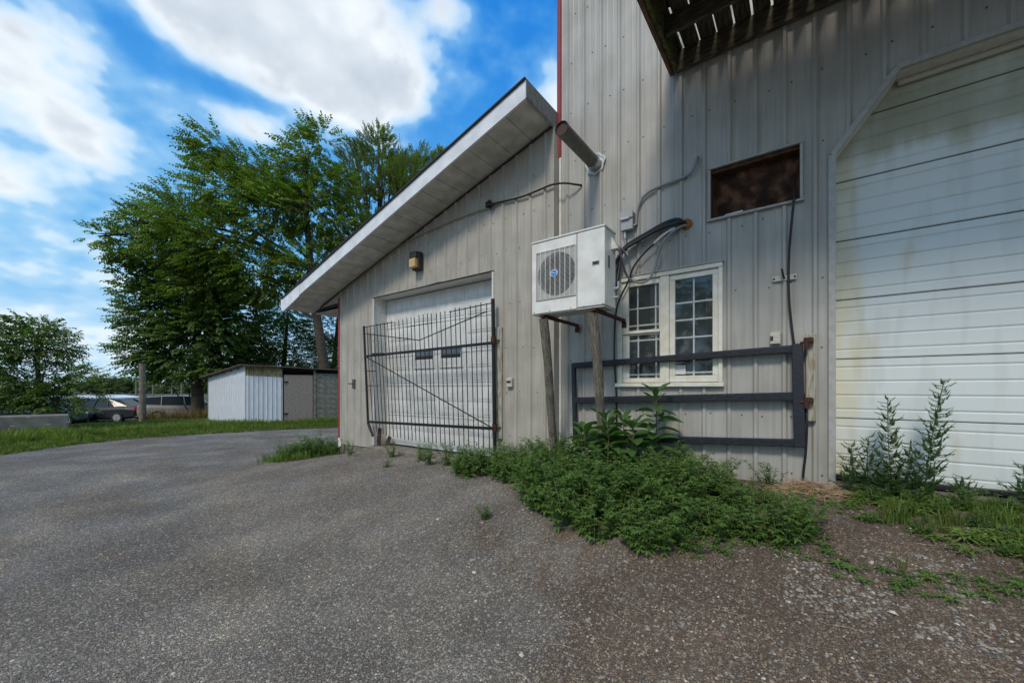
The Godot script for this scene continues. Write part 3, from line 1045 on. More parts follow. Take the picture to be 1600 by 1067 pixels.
	mb.bar(Vector3(-6.30, 0.353, 0.10), Vector3(-6.26, 0.68, 0.10), 0.10, 0.012, Vector3(1, 0, 0))
	part(t, "broken_board", mb.done(M.red_brown_wood))
	mb = MB.new()
	mb.bar(Vector3(-6.20, 0.353, 0.0), Vector3(-6.14, 0.52, -0.03), 0.09, 0.012, Vector3(1, 0, 0))
	part(t, "broken_board", mb.done(M.red_brown_wood))
	# roof with eave
	var zf := 0.745
	var xe := -8.64
	var x2 := -2.585
	mb = MB.new()
	mb.prism([Vector2(xe, annex_y(xe) + 0.205), Vector2(x2, annex_y(x2) + 0.205), Vector2(x2, annex_y(x2) + 0.226), Vector2(xe - 0.03, annex_y(xe) + 0.218)], -8.8, zf + 0.025)
	part(t, "roof", mb.done(M.shingle))
	mb = MB.new()
	mb.prism([Vector2(xe, annex_y(xe) + 0.02), Vector2(x2 - 0.001, annex_y(x2) + 0.02), Vector2(x2 - 0.001, annex_y(x2) + 0.204), Vector2(xe, annex_y(xe) + 0.204)], -8.75, zf - 0.03)
	part(t, "roof_deck", mb.done(M.flashing))
	# fascia in two overlapping lengths, dented at the joint
	var xj := -7.95
	mb = MB.new()
	mb.prism([Vector2(xj - 0.12, annex_y(xj - 0.12) - 0.002), Vector2(x2, annex_y(x2) - 0.004), Vector2(x2, annex_y(x2) + 0.205), Vector2(xj - 0.12, annex_y(xj - 0.12) + 0.205)], zf - 0.028, zf)
	part(t, "fascia", mb.done(M.fascia))
	mb = MB.new()
	mb.prism([Vector2(xe - 0.06, annex_y(xe) + 0.02), Vector2(xe + 0.02, annex_y(xe) - 0.05), Vector2(xj - 0.3, annex_y(xj - 0.3) - 0.045), Vector2(xj, annex_y(xj) - 0.03), Vector2(xj + 0.03, annex_y(xj) + 0.0), Vector2(xj + 0.02, annex_y(xj) + 0.203), Vector2(xe - 0.06, annex_y(xe) + 0.2)], zf - 0.02, zf + 0.008)
	part(t, "fascia", mb.done(M.fascia))
	mb = MB.new()
	mb.span(Vector3(x2 + 0.001, annex_y(x2) - 0.004, 0.03), Vector3(x2 + 0.012, annex_y(x2) + 0.205, zf))
	mb.span(Vector3(x2 + 0.001, annex_y(x2) - 0.03, 0.14), Vector3(x2 + 0.008, annex_y(x2) - 0.005, zf - 0.02))
	part(t, "end_cap", mb.done(M.flashing))
	# soffit strips
	var wdt := 0.305
	var x := x2 - 0.005
	var along := Vector3(1, 0.282, 0).normalized()
	while x > xe + 0.02:
		var xw := maxf(x - wdt, xe + 0.01)
		var b := MB.new()
		var yy := Vector3(-along.y, along.x, 0)
		var mid := Vector3((x + xw) / 2.0, annex_y((x + xw) / 2.0) + 0.008, (0.125 + zf - 0.028) / 2.0)
		var ln := (x - xw) / along.x
		var bs := Basis(along, yy, Vector3(0, 0, 1))
		b.box(mid, Vector3(ln - 0.010, 0.010, zf - 0.028 - 0.125), bs, 0.003)
		b.box(mid + yy * 0.008, Vector3(ln, 0.006, zf - 0.03 - 0.125), bs)
		part(t, "soffit_strip", b.done(M.soffit))
		x -= wdt
	mb = MB.new()
	mb.bar(Vector3(xl - 0.7, annex_y(xl - 0.7) - 0.018, 0.152), Vector3(xr - 0.02, annex_y(xr - 0.02) - 0.018, 0.152), 0.03, 0.012, Vector3(0, 0, 1), 0.003)
	part(t, "soffit_channel", mb.done(M.bronze))
	# side eave return
	mb = MB.new()
	mb.prism([Vector2(xl - 0.002, 3.13), Vector2(xl - 0.002, annex_y(xl) - 0.006), Vector2(xl - 0.72, annex_y(xl - 0.72) - 0.006), Vector2(xl - 0.72, 3.105)], 0.09, 0.13)
	part(t, "eave_return", mb.done(M.grey_trim))
	mb = MB.new()
	mb.span(Vector3(xl - 0.72, 3.075, 0.07), Vector3(xl - 0.036, 3.10, 0.142), 0.004)
	part(t, "return_trim", mb.done(M.bronze))
	mb = MB.new()
	mb.span(Vector3(xe + 0.02, 3.02, -8.6), Vector3(xl - 0.002, 3.04, 0.065))
	part(t, "side_soffit", mb.done(M.soffit))

# ------------------------------------------------------------------ deck above the big door
func build_deck() -> void:
	var t := thing("wooden_deck", "dark weathered wooden deck jutting out high above the white overhead door", "deck")
	var x0 := -1.14
	var x1 := 4.2
	var w := 2.45
	var mb := MB.new()
	mb.span(Vector3(x0 + 0.03, 4.765, 0.021), Vector3(x1, 4.985, 0.062), 0.005)
	part(t, "ledger_board", mb.done(M.dark_wood_x))
	mb = MB.new()
	mb.span(Vector3(x0 - 0.045, 4.765, 0.021), Vector3(x0 - 0.005, 4.985, w), 0.006)
	meta(part(t, "rim_joist", mb.done(M.red_wood_z)), "reddish outer edge board", "")
	mb = MB.new()
	mb.span(Vector3(x0 - 0.003, 4.775, 0.063), Vector3(x0 + 0.04, 4.985, w), 0.006)
	meta(part(t, "rim_joist", mb.done(M.mossy_wood_z)), "green mossy inner edge board", "")
	mb = MB.new()
	mb.span(Vector3(x0 + 0.042, 4.80, 0.5), Vector3(x1, 4.985, 0.54), 0.005)
	part(t, "joist", mb.done(M.dark_wood_x))
	for jz in [1.1, 1.7, 2.38]:
		mb = MB.new()
		mb.span(Vector3(x0 + 0.042, 4.80, jz), Vector3(x1, 4.985, jz + 0.04), 0.005)
		part(t, "joist", mb.done(M.dark_wood_x))
	var x := x0 - 0.05
	while x < x1:
		mb = MB.new()
		var j := rng.randf_range(-0.006, 0.006)
		mb.span(Vector3(x, 4.987 + absf(j) * 0.3, 0.03), Vector3(x + 0.139 + j, 5.022 + absf(j) * 0.3, w + 0.03), 0.004)
		part(t, "deck_board", mb.done(M.dark_wood_z))
		x += 0.157
	mb = MB.new()
	mb.span(Vector3(x0 + 0.05, 5.03, 0.56), Vector3(x1, 5.036, w + 0.02))
	part(t, "tar_sheet", mb.done(M.tar_sheet))
	# posts at the outer edge beyond the view
	for px in [x0 + 0.1, 3.9]:
		mb = MB.new()
		var gy := ground(px, w - 0.1)
		if px < 0:
			mb.bar(Vector3(px - 0.06, 4.8, w - 0.08), Vector3(px - 0.06, 5.9, w - 0.08), 0.09, 0.09, Vector3(1, 0, 0), 0.005)
			part(t, "rail_post", mb.done(M.old_wood_y))
		else:
			mb.bar(Vector3(px, gy - 0.1, w - 0.1), Vector3(px, 4.8, w - 0.1), 0.14, 0.14, Vector3(1, 0, 0), 0.005)
			part(t, "post", mb.done(M.old_wood_y))

# ------------------------------------------------------------------ black barred gate
func build_annex_gate() -> void:
	var t := thing("barred_gate", "black iron gate of thin upright bars hung before the white garage door", "gate")
	var z := 0.26
	var top := func(x: float) -> float: return lerpf(2.536, 2.60, (x + 6.518) / 2.95)
	var n := 29
	for i in n:
		var f := i / float(n - 1)
		var xt := lerpf(-6.42, -3.585, f) + rng.randf_range(-0.012, 0.012)
		var xb := lerpf(-6.22, -3.53, f) + rng.randf_range(-0.01, 0.01)
		var mb := MB.new()
		var yb := lerpf(0.66, 0.60, minf(1.0, f * 3.0)) - 0.045 * minf(1.0, f * 8.0)
		var bend := rng.randf_range(-0.012, 0.012)
		mb.tube([Vector3(xt, top.call(xt) + rng.randf_range(-0.02, 0.015), z), Vector3(lerpf(xt, xb, 0.5) + bend, 1.6, z + 0.003), Vector3(xb, yb, z)], [0.0072], 6)
		part(t, "bar", mb.done(M.black_iron))
	var mb := MB.new()
	mb.bar(Vector3(-6.475, 1.982, z + 0.018), Vector3(-3.45, 2.024, z + 0.018), 0.042, 0.022, Vector3(0, 1, 0), 0.003)
	part(t, "rail", mb.done(M.black_iron))
	mb = MB.new()
	mb.bar(Vector3(-6.375, 0.800, z + 0.018), Vector3(-3.44, 0.853, z + 0.018), 0.042, 0.022, Vector3(0, 1, 0), 0.003)
	part(t, "rail", mb.done(M.black_iron))
	mb = MB.new()
	mb.tube([Vector3(-6.40, 1.96, z + 0.012), Vector3(-3.455, 0.855, z + 0.012)], [0.0095], 6)
	part(t, "diagonal_brace", mb.done(M.black_iron))
	mb = MB.new()
	mb.tube([Vector3(-6.437, 2.393, z + 0.012), Vector3(-4.975, 2.17, z + 0.014), Vector3(-3.577, 2.466, z + 0.012)], [0.008], 6)
	part(t, "bent_rod", mb.done(M.black_iron))
	for q in [[-6.53, 2.516, -5.653, 2.524], [-5.284, 2.413, -4.673, 2.417], [-4.30, 2.545, -3.47, 2.575], [-6.44, 1.717, -6.143, 1.712], [-6.43, 1.451, -6.067, 1.449]]:
		mb = MB.new()
		mb.tube([Vector3(q[0], q[1], z + 0.010), Vector3(q[2], q[3], z + 0.010)], [0.007], 6)
		part(t, "short_rod", mb.done(M.black_iron))
	mb = MB.new()
	mb.bar(Vector3(-6.21, 2.012, z + 0.034), Vector3(-5.89, 2.0, z + 0.034), 0.034, 0.02, Vector3(0, 1, 0), 0.003)
	part(t, "latch_bar", mb.done(M.black_iron))
	mb = MB.new()
	mb.bar(Vector3(-6.518, 2.545, z), Vector3(-6.385, 0.77, z), 0.032, 0.032, Vector3(1, 0, 0), 0.004)
	part(t, "end_post", mb.done(M.black_iron))
	mb = MB.new()
	mb.bar(Vector3(-6.385, 0.775, z), Vector3(-6.236, 0.545, z), 0.04, 0.034, Vector3(1, 0, 0), 0.004)
	part(t, "drag_foot", mb.done(M.black_iron))
	mb = MB.new()
	mb.tube([Vector3(-3.480, 2.635, 0.245), Vector3(-3.440, 0.42, 0.245)], [0.027], 12)
	part(t, "hinge_post", mb.done(M.black_iron))
	for y in [2.06, 0.86]:
		mb = MB.new()
		var hx := lerpf(-3.440, -3.48, (y - 0.42) / 2.2)
		mb.tube([Vector3(hx, y - 0.05, 0.245), Vector3(hx, y + 0.05, 0.245)], [0.036], 10)
		mb.tube([Vector3(hx, y, 0.245), Vector3(hx + 0.05, y + 0.005, 0.215), Vector3(hx + 0.065, y, 0.17)], [0.011], 6)
		part(t, "hinge", mb.done(M.rust))
	mb = MB.new()
	mb.span(Vector3(-3.50, 0.70, 0.151), Vector3(-3.375, 2.25, 0.186), 0.006)
	one("hinge_board", mb.done(M.painted_wood_y), "flaking pale board on the annex wall holding the black gate's hinges", "board", "hinge boards")

# ------------------------------------------------------------------ dark blue farm gate
func build_blue_gate() -> void:
	var t := thing("rail_gate", "dark blue three-rail gate folded flat below the window", "gate")
	var z := 0.075
	var mb: MB
	for q in [[-2.33, 1.682, -0.09, 1.760, 0.068], [-2.30, 1.253, -0.085, 1.330, 0.076], [-2.30, 0.800, -0.08, 0.907, 0.070]]:
		mb = MB.new()
		mb.bar(Vector3(q[0], q[1], z), Vector3(q[2], q[3], z), q[4], 0.05, Vector3(0, 1, 0), 0.005)
		# shallow rolled grooves along the face
		mb.bar(Vector3(q[0] + 0.03, q[1] + 0.012, z + 0.0265), Vector3(q[2], q[3] + 0.012, z + 0.0265), 0.012, 0.004, Vector3(0, 1, 0))
		mb.bar(Vector3(q[0] + 0.03, q[1] - 0.012, z + 0.0265), Vector3(q[2], q[3] - 0.012, z + 0.0265), 0.012, 0.004, Vector3(0, 1, 0))
		part(t, "rail", mb.done(M.gate_paint))
	mb = MB.new()
	mb.bar(Vector3(-2.325, 1.712, z - 0.002), Vector3(-2.30, 0.77, z - 0.002), 0.045, 0.056, Vector3(1, 0, 0), 0.005)
	part(t, "end_post", mb.done(M.gate_paint))
	mb = MB.new()
	mb.bar(Vector3(-0.066, 1.803, z + 0.002), Vector3(-0.048, 0.872, z + 0.002), 0.085, 0.062, Vector3(1, 0, 0), 0.006)
	part(t, "hinge_post", mb.done(M.gate_paint))
	for y in [1.80, 1.27]:
		mb = MB.new()
		mb.tube([Vector3(-0.045, y + 0.005, z + 0.03), Vector3(0.02, y + 0.02, z + 0.035), Vector3(0.045, y + 0.01, z + 0.005)], [0.012], 7)
		mb.tube([Vector3(0.0, y - 0.045, z + 0.03), Vector3(0.0, y + 0.05, z + 0.03)], [0.022], 9)
		mb.tube([Vector3(0.03, y + 0.03, z + 0.02), Vector3(0.03, y + 0.03, z + 0.05)], [0.024], 8)
		part(t, "hinge", mb.done(M.rust))
	mb = MB.new()
	mb.span(Vector3(-0.005, 1.105, 0.021), Vector3(0.070, 1.890, 0.058), 0.006)
	mb.span(Vector3(0.048, 1.11, 0.059), Vector3(0.066, 1.885, 0.066), 0.003)
	one("hinge_board", mb.done(M.painted_wood_y), "worn beige board beside the big door holding the blue gate's hinges", "board", "hinge boards")

# ------------------------------------------------------------------ heat pump
func disc(at: Vector3, r: float, z0: float, z1: float, m: Material, sides := 32, sx := 1.0) -> ArrayMesh:
	var poly := []
	for k in sides:
		var a := TAU * k / sides
		poly.append(Vector2(at.x + cos(a) * r * sx, at.y + sin(a) * r))
	var mb := MB.new()
	mb.prism(poly, z0, z1)
	return mb.done(m)

func build_heat_pump() -> void:
	var t := thing("heat_pump", "white outdoor heat pump unit with round fan grille mounted on the wall", "heat pump")
	var x0 := -2.43
	var x1 := -1.58
	var y0 := 2.215
	var y1 := 3.0
	var zb := 0.57
	var zf := 0.85
	var fc := Vector2(-2.125, 2.612)
	var fr := 0.228
	# front with a round opening
	var mb := MB.new()
	var n := 48
	var sq := []
	var ci := []
	for k in n:
		var a := TAU * (k + 0.5) / n
		var d := Vector2(cos(a), sin(a))
		ci.append(fc + d * fr)
		var s := 1e9
		if d.x > 0: s = minf(s, (-1.885 - fc.x) / d.x)
		if d.x < 0: s = minf(s, (x0 + 0.012 - fc.x) / d.x)
		if d.y > 0: s = minf(s, (y1 - 0.022 - fc.y) / d.y)
		if d.y < 0: s = minf(s, (y0 + 0.008 - fc.y) / d.y)
		sq.append(fc + d * s)
	for k in n:
		var l := (k + 1) % n
		var e := func(p: Vector2, z: float) -> Vector3: return Vector3(p.x, p.y, z)
		mb.quad_n(e.call(ci[k], zf - 0.004), e.call(ci[l], zf - 0.004), e.call(sq[l], zf - 0.004), e.call(sq[k], zf - 0.004), Vector3(0, 0, 1))
		mb.quad_n(e.call(ci[k], zf - 0.004), e.call(ci[l], zf - 0.004), e.call(ci[l], zf - 0.10), e.call(ci[k], zf - 0.10), Vector3(fc.x - ci[k].x, fc.y - ci[k].y, 0))
	for c in [[x0 + 0.012, y0 + 0.008], [x0 + 0.012, y1 - 0.022], [-1.885, y0 + 0.008], [-1.885, y1 - 0.022]]:
		var near := []
		for k in n:
			if (sq[k] - Vector2(c[0], c[1])).length() < 0.16:
				near.append(sq[k])
		near.sort_custom(func(a, b): return (a - Vector2(c[0], c[1])).angle() < (b - Vector2(c[0], c[1])).angle())
		for k in near.size() - 1:
			mb.quad_n(Vector3(c[0], c[1], zf - 0.0041), Vector3(near[k].x, near[k].y, zf - 0.0041), Vector3(near[k + 1].x, near[k + 1].y, zf - 0.0041), Vector3(c[0], c[1], zf - 0.0041), Vector3(0, 0, 1))
	mb.span(Vector3(x0, y0, zb), Vector3(x0 + 0.012, y1 - 0.02, zf), 0.004)
	mb.span(Vector3(x0 + 0.012, y0, zb), Vector3(-1.885, y0 + 0.008, zf))
	mb.span(Vector3(x0 + 0.012, y0 + 0.009, zb), Vector3(x1 - 0.004, y1 - 0.02, zb + 0.012))
	part(t, "casing", mb.done(M.cabinet))
	mb = MB.new()
	mb.span(Vector3(-1.881, y0 + 0.004, zb), Vector3(x1, y1 - 0.02, zf), 0.008)
	part(t, "service_panel", mb.done(M.cabinet))
	mb = MB.new()
	mb.span(Vector3(x0 - 0.006, y1 - 0.018, zb - 0.006), Vector3(x1 + 0.006, y1 + 0.004, zf + 0.006), 0.008)
	part(t, "lid", mb.done(M.cabinet))
	mb = MB.new()
	mb.span(Vector3(x0 + 0.01, y0 - 0.012, zb + 0.01), Vector3(x1 - 0.01, y0 - 0.001, zf - 0.01))
	part(t, "base_pan", mb.done(M.cabinet_grey))
	# fan behind the grille
	var f := node(t, "fan")
	part(f, "hub", disc(Vector3(fc.x, fc.y, 0), 0.06, zf - 0.12, zf - 0.045, M.coil))
	for k in 3:
		mb = MB.new()
		var a0 := TAU * k / 3.0
		for i in 6:
			var p := []
			for e in [[0.05, i], [fr - 0.015, i], [fr - 0.015, i + 1], [0.05, i + 1]]:
				var a: float = a0 + 0.24 * e[1]
				p.append(Vector3(fc.x + cos(a) * e[0], fc.y + sin(a) * e[0], zf - 0.11 + 0.012 * e[1]))
			mb.quad(p[0], p[1], p[2], p[3])
		part(f, "blade", mb.done(M.coil))
	part(t, "shroud", disc(Vector3(fc.x, fc.y, 0), fr + 0.01, zf - 0.20, zf - 0.18, M.dark_inside))
	# square grille plate: rim, uprights and rungs
	var g := node(t, "grille")
	mb = MB.new()
	var gx0 := -2.375
	var gx1 := -1.892
	var gy0 := 2.352
	var gy1 := 2.872
	mb.span(Vector3(gx0, gy0, zf - 0.003), Vector3(gx1, gy0 + 0.006, zf + 0.008), 0.002)
	mb.span(Vector3(gx0, gy1 - 0.006, zf - 0.003), Vector3(gx1, gy1, zf + 0.008), 0.002)
	mb.span(Vector3(gx0, gy0, zf - 0.003), Vector3(gx0 + 0.006, gy1, zf + 0.0079), 0.002)
	mb.span(Vector3(gx1 - 0.006, gy0, zf - 0.003), Vector3(gx1, gy1, zf + 0.0079), 0.002)
	part(g, "rim", mb.done(M.cabinet_grey))
	for k in 9:
		mb = MB.new()
		var x := lerpf(gx0 + 0.004, gx1 - 0.004, k / 8.0)
		mb.span(Vector3(x - 0.0028, gy0 + 0.004, zf + 0.002), Vector3(x + 0.0028, gy1 - 0.004, zf + 0.0095))
		part(g, "upright", mb.done(M.cabinet))
	mb = MB.new()
	for k in 40:
		var y := lerpf(gy0 + 0.012, gy1 - 0.012, k / 39.0)
		mb.span(Vector3(gx0 + 0.005, y - 0.0014, zf + 0.001), Vector3(gx1 - 0.005, y + 0.0014, zf + 0.006))
	meta(part(g, "rungs", mb.done(M.cabinet_grey)), "", "", "", "stuff")
	part(t, "badge_ring", disc(Vector3(-2.143, 2.618, 0), 0.036, zf + 0.009, zf + 0.013, M.badge_white, 32, 1.25))
	part(t, "badge", disc(Vector3(-2.143, 2.618, 0), 0.029, zf + 0.0135, zf + 0.016, M.badge_blue, 32, 1.25))
	mb = MB.new()
	for k in 8:
		var xx := -2.168 + 0.00625 * k
		var yy := 2.618 + 0.008 * sin((k - 0.5) / 7.0 * TAU)
		var x3 := xx + 0.00625
		var y3 := 2.618 + 0.008 * sin((k + 0.5) / 7.0 * TAU)
		mb.bar(Vector3(xx, yy, zf + 0.0168), Vector3(x3, y3, zf + 0.0168), 0.005, 0.0012, Vector3(0, 1, 0))
	part(t, "badge_swirl", mb.done(M.badge_white))
	# hand hold on the service panel
	mb = MB.new()
	mb.span(Vector3(-1.712, 2.615, zf - 0.002), Vector3(-1.632, 2.662, zf + 0.0025), 0.002)
	part(t, "handle_recess", mb.done(M.cabinet_grey))
	mb = MB.new()
	mb.span(Vector3(-1.706, 2.624, zf + 0.0026), Vector3(-1.638, 2.656, zf + 0.0036))
	part(t, "handle_slot", mb.done(M.bronze))
	mb = MB.new()
	mb.prism([Vector2(0.0, 2.93), Vector2(0.0, 2.80), Vector2(0.07, 2.80)], -0.04, 0.04)
	part(t, "cable_cover", mb.done(M.white_trim), Transform3D(Basis(Vector3.UP, 0.0), Vector3(x1 + 0.001, 0, 0.65)))
	mb = MB.new()
	mb.span(Vector3(x1 + 0.0005, 2.60, 0.735), Vector3(x1 + 0.004, 2.72, 0.765))
	part(t, "side_slot", mb.done(M.coil))
	mb = MB.new()
	for q in [[-2.4, 2.228], [-2.2, 2.228], [-1.95, 2.228], [-1.8, 2.228], [-1.6, 2.228]]:
		mb.tube([Vector3(q[0], q[1], zf - 0.005), Vector3(q[0], q[1], zf + 0.003)], [0.005], 6)
	meta(part(t, "case_screws", mb.done(M.rust)), "", "", "", "stuff")
	# brackets, one under each end
	for q in [[-2.30, "rusty steel bracket under the fan end of the heat pump"], [-1.70, "rusty steel bracket under the cable end of the heat pump"]]:
		mb = MB.new()
		mb.span(Vector3(q[0] - 0.022, 2.170, 0.02), Vector3(q[0] + 0.022, 2.202, 0.86), 0.004)
		mb.span(Vector3(q[0] - 0.03, 2.10, 0.02), Vector3(q[0] + 0.03, 2.169, 0.032), 0.003)
		one("steel_bracket", mb.done(M.rust), q[1], "bracket", "heat pump brackets")
	# wooden props
	for q in [[Vector3(-2.313, 2.168, 0.79), Vector3(-2.545, 0.40, 0.14), "weathered round pole propping the fan end of the heat pump"], [Vector3(-1.735, 2.168, 0.79), Vector3(-1.835, 0.40, 0.22), "weathered round pole propping the cable end, rising behind the milkweeds"]]:
		mb = MB.new()
		var pts := []
		var rad := []
		for k in 9:
			var f2 := k / 8.0
			pts.append((q[0] as Vector3).lerp(q[1], f2) + Vector3(0.008 * sin(f2 * 7.0), 0, 0.006 * cos(f2 * 5.0)))
			rad.append(0.052 - 0.006 * f2 + 0.002 * sin(f2 * 19.0))
		mb.tube(pts, rad, 14)
		one("wooden_prop", mb.done(M.old_wood_y), q[2], "prop", "heat pump props")

# ------------------------------------------------------------------ things on the walls
func curve(pts: Array, per := 5) -> Array:
	var out := []
	for i in pts.size() - 1:
		var a: Vector3 = pts[maxi(i - 1, 0)]
		var b: Vector3 = pts[i]
		var c: Vector3 = pts[i + 1]
		var d: Vector3 = pts[mini(i + 2, pts.size() - 1)]
		for k in per:
			out.append(b.cubic_interpolate(c, a, d, k / float(per)))
	out.append(pts[pts.size() - 1])
	return out

func cable(called: String, pts: Array, r: float, m: Material, label: String, category := "cable") -> void:
	var mb := MB.new()
	mb.tube(curve(pts), [r], 8)
	one(called, mb.done(m), label, category)

func build_wall_bits() -> void:
	# flue pipe
	var t := thing("flue_pipe", "grey metal flue pipe sticking straight out of the tall wall", "pipe")
	var c := Vector2(-2.06, 4.12)
	var mb := MB.new()
	mb.tube([Vector3(c.x, c.y, -0.05), Vector3(c.x, c.y, 0.85)], [0.074], 24, false)
	mb.tube([Vector3(c.x, c.y, 0.80), Vector3(c.x, c.y, 0.85)], [0.0755], 24, false)
	part(t, "pipe", mb.done(M.flue_steel))
	part(t, "cap", disc(Vector3(c.x, c.y, 0), 0.072, 0.815, 0.830, M.flue_inside, 24))
	part(t, "flange", disc(Vector3(c.x, c.y, 0), 0.115, 0.02, 0.028, M.galvanized, 28))
	mb = MB.new()
	mb.tube([Vector3(c.x, c.y, 0.026), Vector3(c.x, c.y, 0.12)], [0.09, 0.078], 24, false)
	part(t, "collar", mb.done(M.galvanized))
	mb = MB.new()
	var ring := []
	for k in 26:
		var a := TAU * k / 25.0
		ring.append(Vector3(c.x + cos(a) * (0.116 + 0.012 * sin(a * 5.0)), c.y + sin(a) * (0.116 + 0.010 * sin(a * 7.0)), 0.022))
	mb.tube(ring, [0.012], 6, false)
	part(t, "sealant", mb.done(M.sealant))
	# wall lamp
	t = thing("wall_lamp", "small brown wall lamp with square amber lens above the garage door", "lamp")
	mb = MB.new()
	mb.span(Vector3(-5.20, 3.33, 0.15), Vector3(-5.03, 3.62, 0.24), 0.01)
	part(t, "housing", mb.done(M.bronze))
	mb = MB.new()
	mb.span(Vector3(-5.19, 3.35, 0.241), Vector3(-5.04, 3.50, 0.315), 0.012)
	part(t, "lens", mb.done(M.amber_lens))
	mb = MB.new()
	mb.span(Vector3(-5.195, 3.502, 0.241), Vector3(-5.035, 3.612, 0.30), 0.01)
	part(t, "hood", mb.done(M.bronze))
	# outlets and latch
	t = thing("outlet_box", "ivory outdoor socket box on the tall wall above the blue gate", "socket")
	mb = MB.new()
	mb.span(Vector3(-0.276, 1.815, 0.001), Vector3(-0.194, 1.925, 0.05), 0.006)
	part(t, "box", mb.done(M.ivory))
	mb = MB.new()
	mb.span(Vector3(-0.272, 1.85, 0.051), Vector3(-0.25, 1.89, 0.06), 0.004)
	part(t, "flap_hinge", mb.done(M.bronze))
	for y in [1.845, 1.89]:
		part(t, "socket", disc(Vector3(-0.222, y, 0), 0.014, 0.0502, 0.053, M.cabinet_grey, 14))
	t = thing("switch_box", "small ivory switch box on the annex wall right of the gate", "switch")
	mb = MB.new()
	mb.span(Vector3(-3.295, 1.42, 0.132), Vector3(-3.205, 1.545, 0.185), 0.006)
	part(t, "box", mb.done(M.ivory))
	mb = MB.new()
	mb.span(Vector3(-3.285, 1.478, 0.186), Vector3(-3.215, 1.506, 0.195), 0.003)
	part(t, "switch", mb.done(M.bronze))
	t = thing("wall_latch", "dark metal latch hook on the annex wall left of the garage door", "latch")
	mb = MB.new()
	mb.span(Vector3(-7.07, 1.40, 0.132), Vector3(-6.99, 1.58, 0.16), 0.006)
	part(t, "plate", mb.done(M.screw))
	mb = MB.new()
	mb.tube([Vector3(-7.03, 1.5, 0.16), Vector3(-7.06, 1.49, 0.21), Vector3(-7.10, 1.50, 0.215)], [0.012], 7)
	part(t, "hook", mb.done(M.screw))
	t = thing("hook_plate", "flat rusty metal hook plate on the tall wall above the socket", "hook")
	mb = MB.new()
	mb.span(Vector3(-0.259, 2.402, 0.021), Vector3(-0.071, 2.452, 0.028), 0.002)
	part(t, "plate", mb.done(M.ivory))
	mb = MB.new()
	mb.tube([Vector3(-0.165, 2.425, 0.025), Vector3(-0.17, 2.43, 0.075), Vector3(-0.182, 2.50, 0.085)], [0.009], 7)
	mb.tube([Vector3(-0.245, 2.427, 0.027), Vector3(-0.245, 2.427, 0.033)], [0.009], 7)
	mb.tube([Vector3(-0.085, 2.427, 0.027), Vector3(-0.085, 2.427, 0.033)], [0.009], 7)
	part(t, "hook", mb.done(M.rust))
	# disconnect box with conduit
	t = thing("disconnect_box", "small grey electrical disconnect box on the tall wall right of the heat pump", "electrical box")
	mb = MB.new()
	mb.span(Vector3(-1.718, 3.205, 0.004), Vector3(-1.575, 3.408, 0.085), 0.006)
	part(t, "box", mb.done(M.box_grey))
	mb = MB.new()
	mb.span(Vector3(-1.724, 3.33, 0.0855), Vector3(-1.569, 3.414, 0.102), 0.006)
	part(t, "lid", mb.done(M.box_grey))
	mb = MB.new()
	mb.span(Vector3(-1.71, 3.318, 0.088), Vector3(-1.61, 3.343, 0.112), 0.004)
	part(t, "pull_tab", mb.done(M.cabinet_grey))
	mb = MB.new()
	mb.tube([Vector3(-1.68, 3.204, 0.04), Vector3(-1.68, 3.12, 0.04)], [0.018], 10)
	mb.tube([Vector3(-1.574, 3.25, 0.04), Vector3(-1.555, 3.25, 0.04)], [0.02], 10)
	part(t, "fitting", mb.done(M.galvanized))
	cable("conduit", [Vector3(-1.552, 3.25, 0.04), Vector3(-1.545, 3.36, 0.04), Vector3(-1.530, 3.45, 0.036), Vector3(-1.485, 3.54, 0.034), Vector3(-1.397, 3.591, 0.034), Vector3(-1.264, 3.615, 0.034), Vector3(-1.137, 3.622, 0.034), Vector3(-0.993, 3.648, 0.036), Vector3(-0.935, 3.72, 0.04), Vector3(-0.916, 3.80, 0.025), Vector3(-0.914, 3.815, -0.01)], 0.0155, M.grey_cable, "grey conduit curving up the tall wall from the disconnect box", "conduit")
	# refrigerant lines
	var n := 0
	for q in [[0.020, 0.07, 0.0], [0.020, 0.055, 0.035], [0.016, 0.10, -0.028]]:
		var off := Vector3(q[2] * 0.4, q[2], 0)
		cable("refrigerant_line", [Vector3(-1.025, 3.138 + q[2] * 0.3, 0.0), Vector3(-1.06, 3.15 + q[2] * 0.4, q[1]), Vector3(-1.129, 3.163, q[1]) + off, Vector3(-1.256, 3.15, q[1]) + off, Vector3(-1.455, 3.084, q[1]) + off, Vector3(-1.64, 3.01, q[1] + 0.01) + off, Vector3(-1.72, 2.93, q[1] + 0.02) + off, Vector3(-1.765 + q[2], 2.777, q[1] + 0.03), Vector3(-1.775 + q[2], 2.611, q[1] + 0.08), Vector3(-1.74 + q[2], 2.50, 0.30), Vector3(-1.64 + q[2], 2.42, 0.52), Vector3(-1.60, 2.40, 0.58)], q[0], M.rubber, ["thick black insulated line, middle of the bundle entering the wall", "thick black insulated line, topmost of the bundle entering the wall", "thinner black insulated line, lowest of the bundle entering the wall"][n], "cable")
		n += 1
	part(self, "wall_sealant", disc(Vector3(-1.02, 3.14, 0), 0.055, 0.001, 0.022, M.orange_foam, 11))
	meta(get_node("wall_sealant"), "orange foam blob where the black lines enter the tall wall", "sealant")
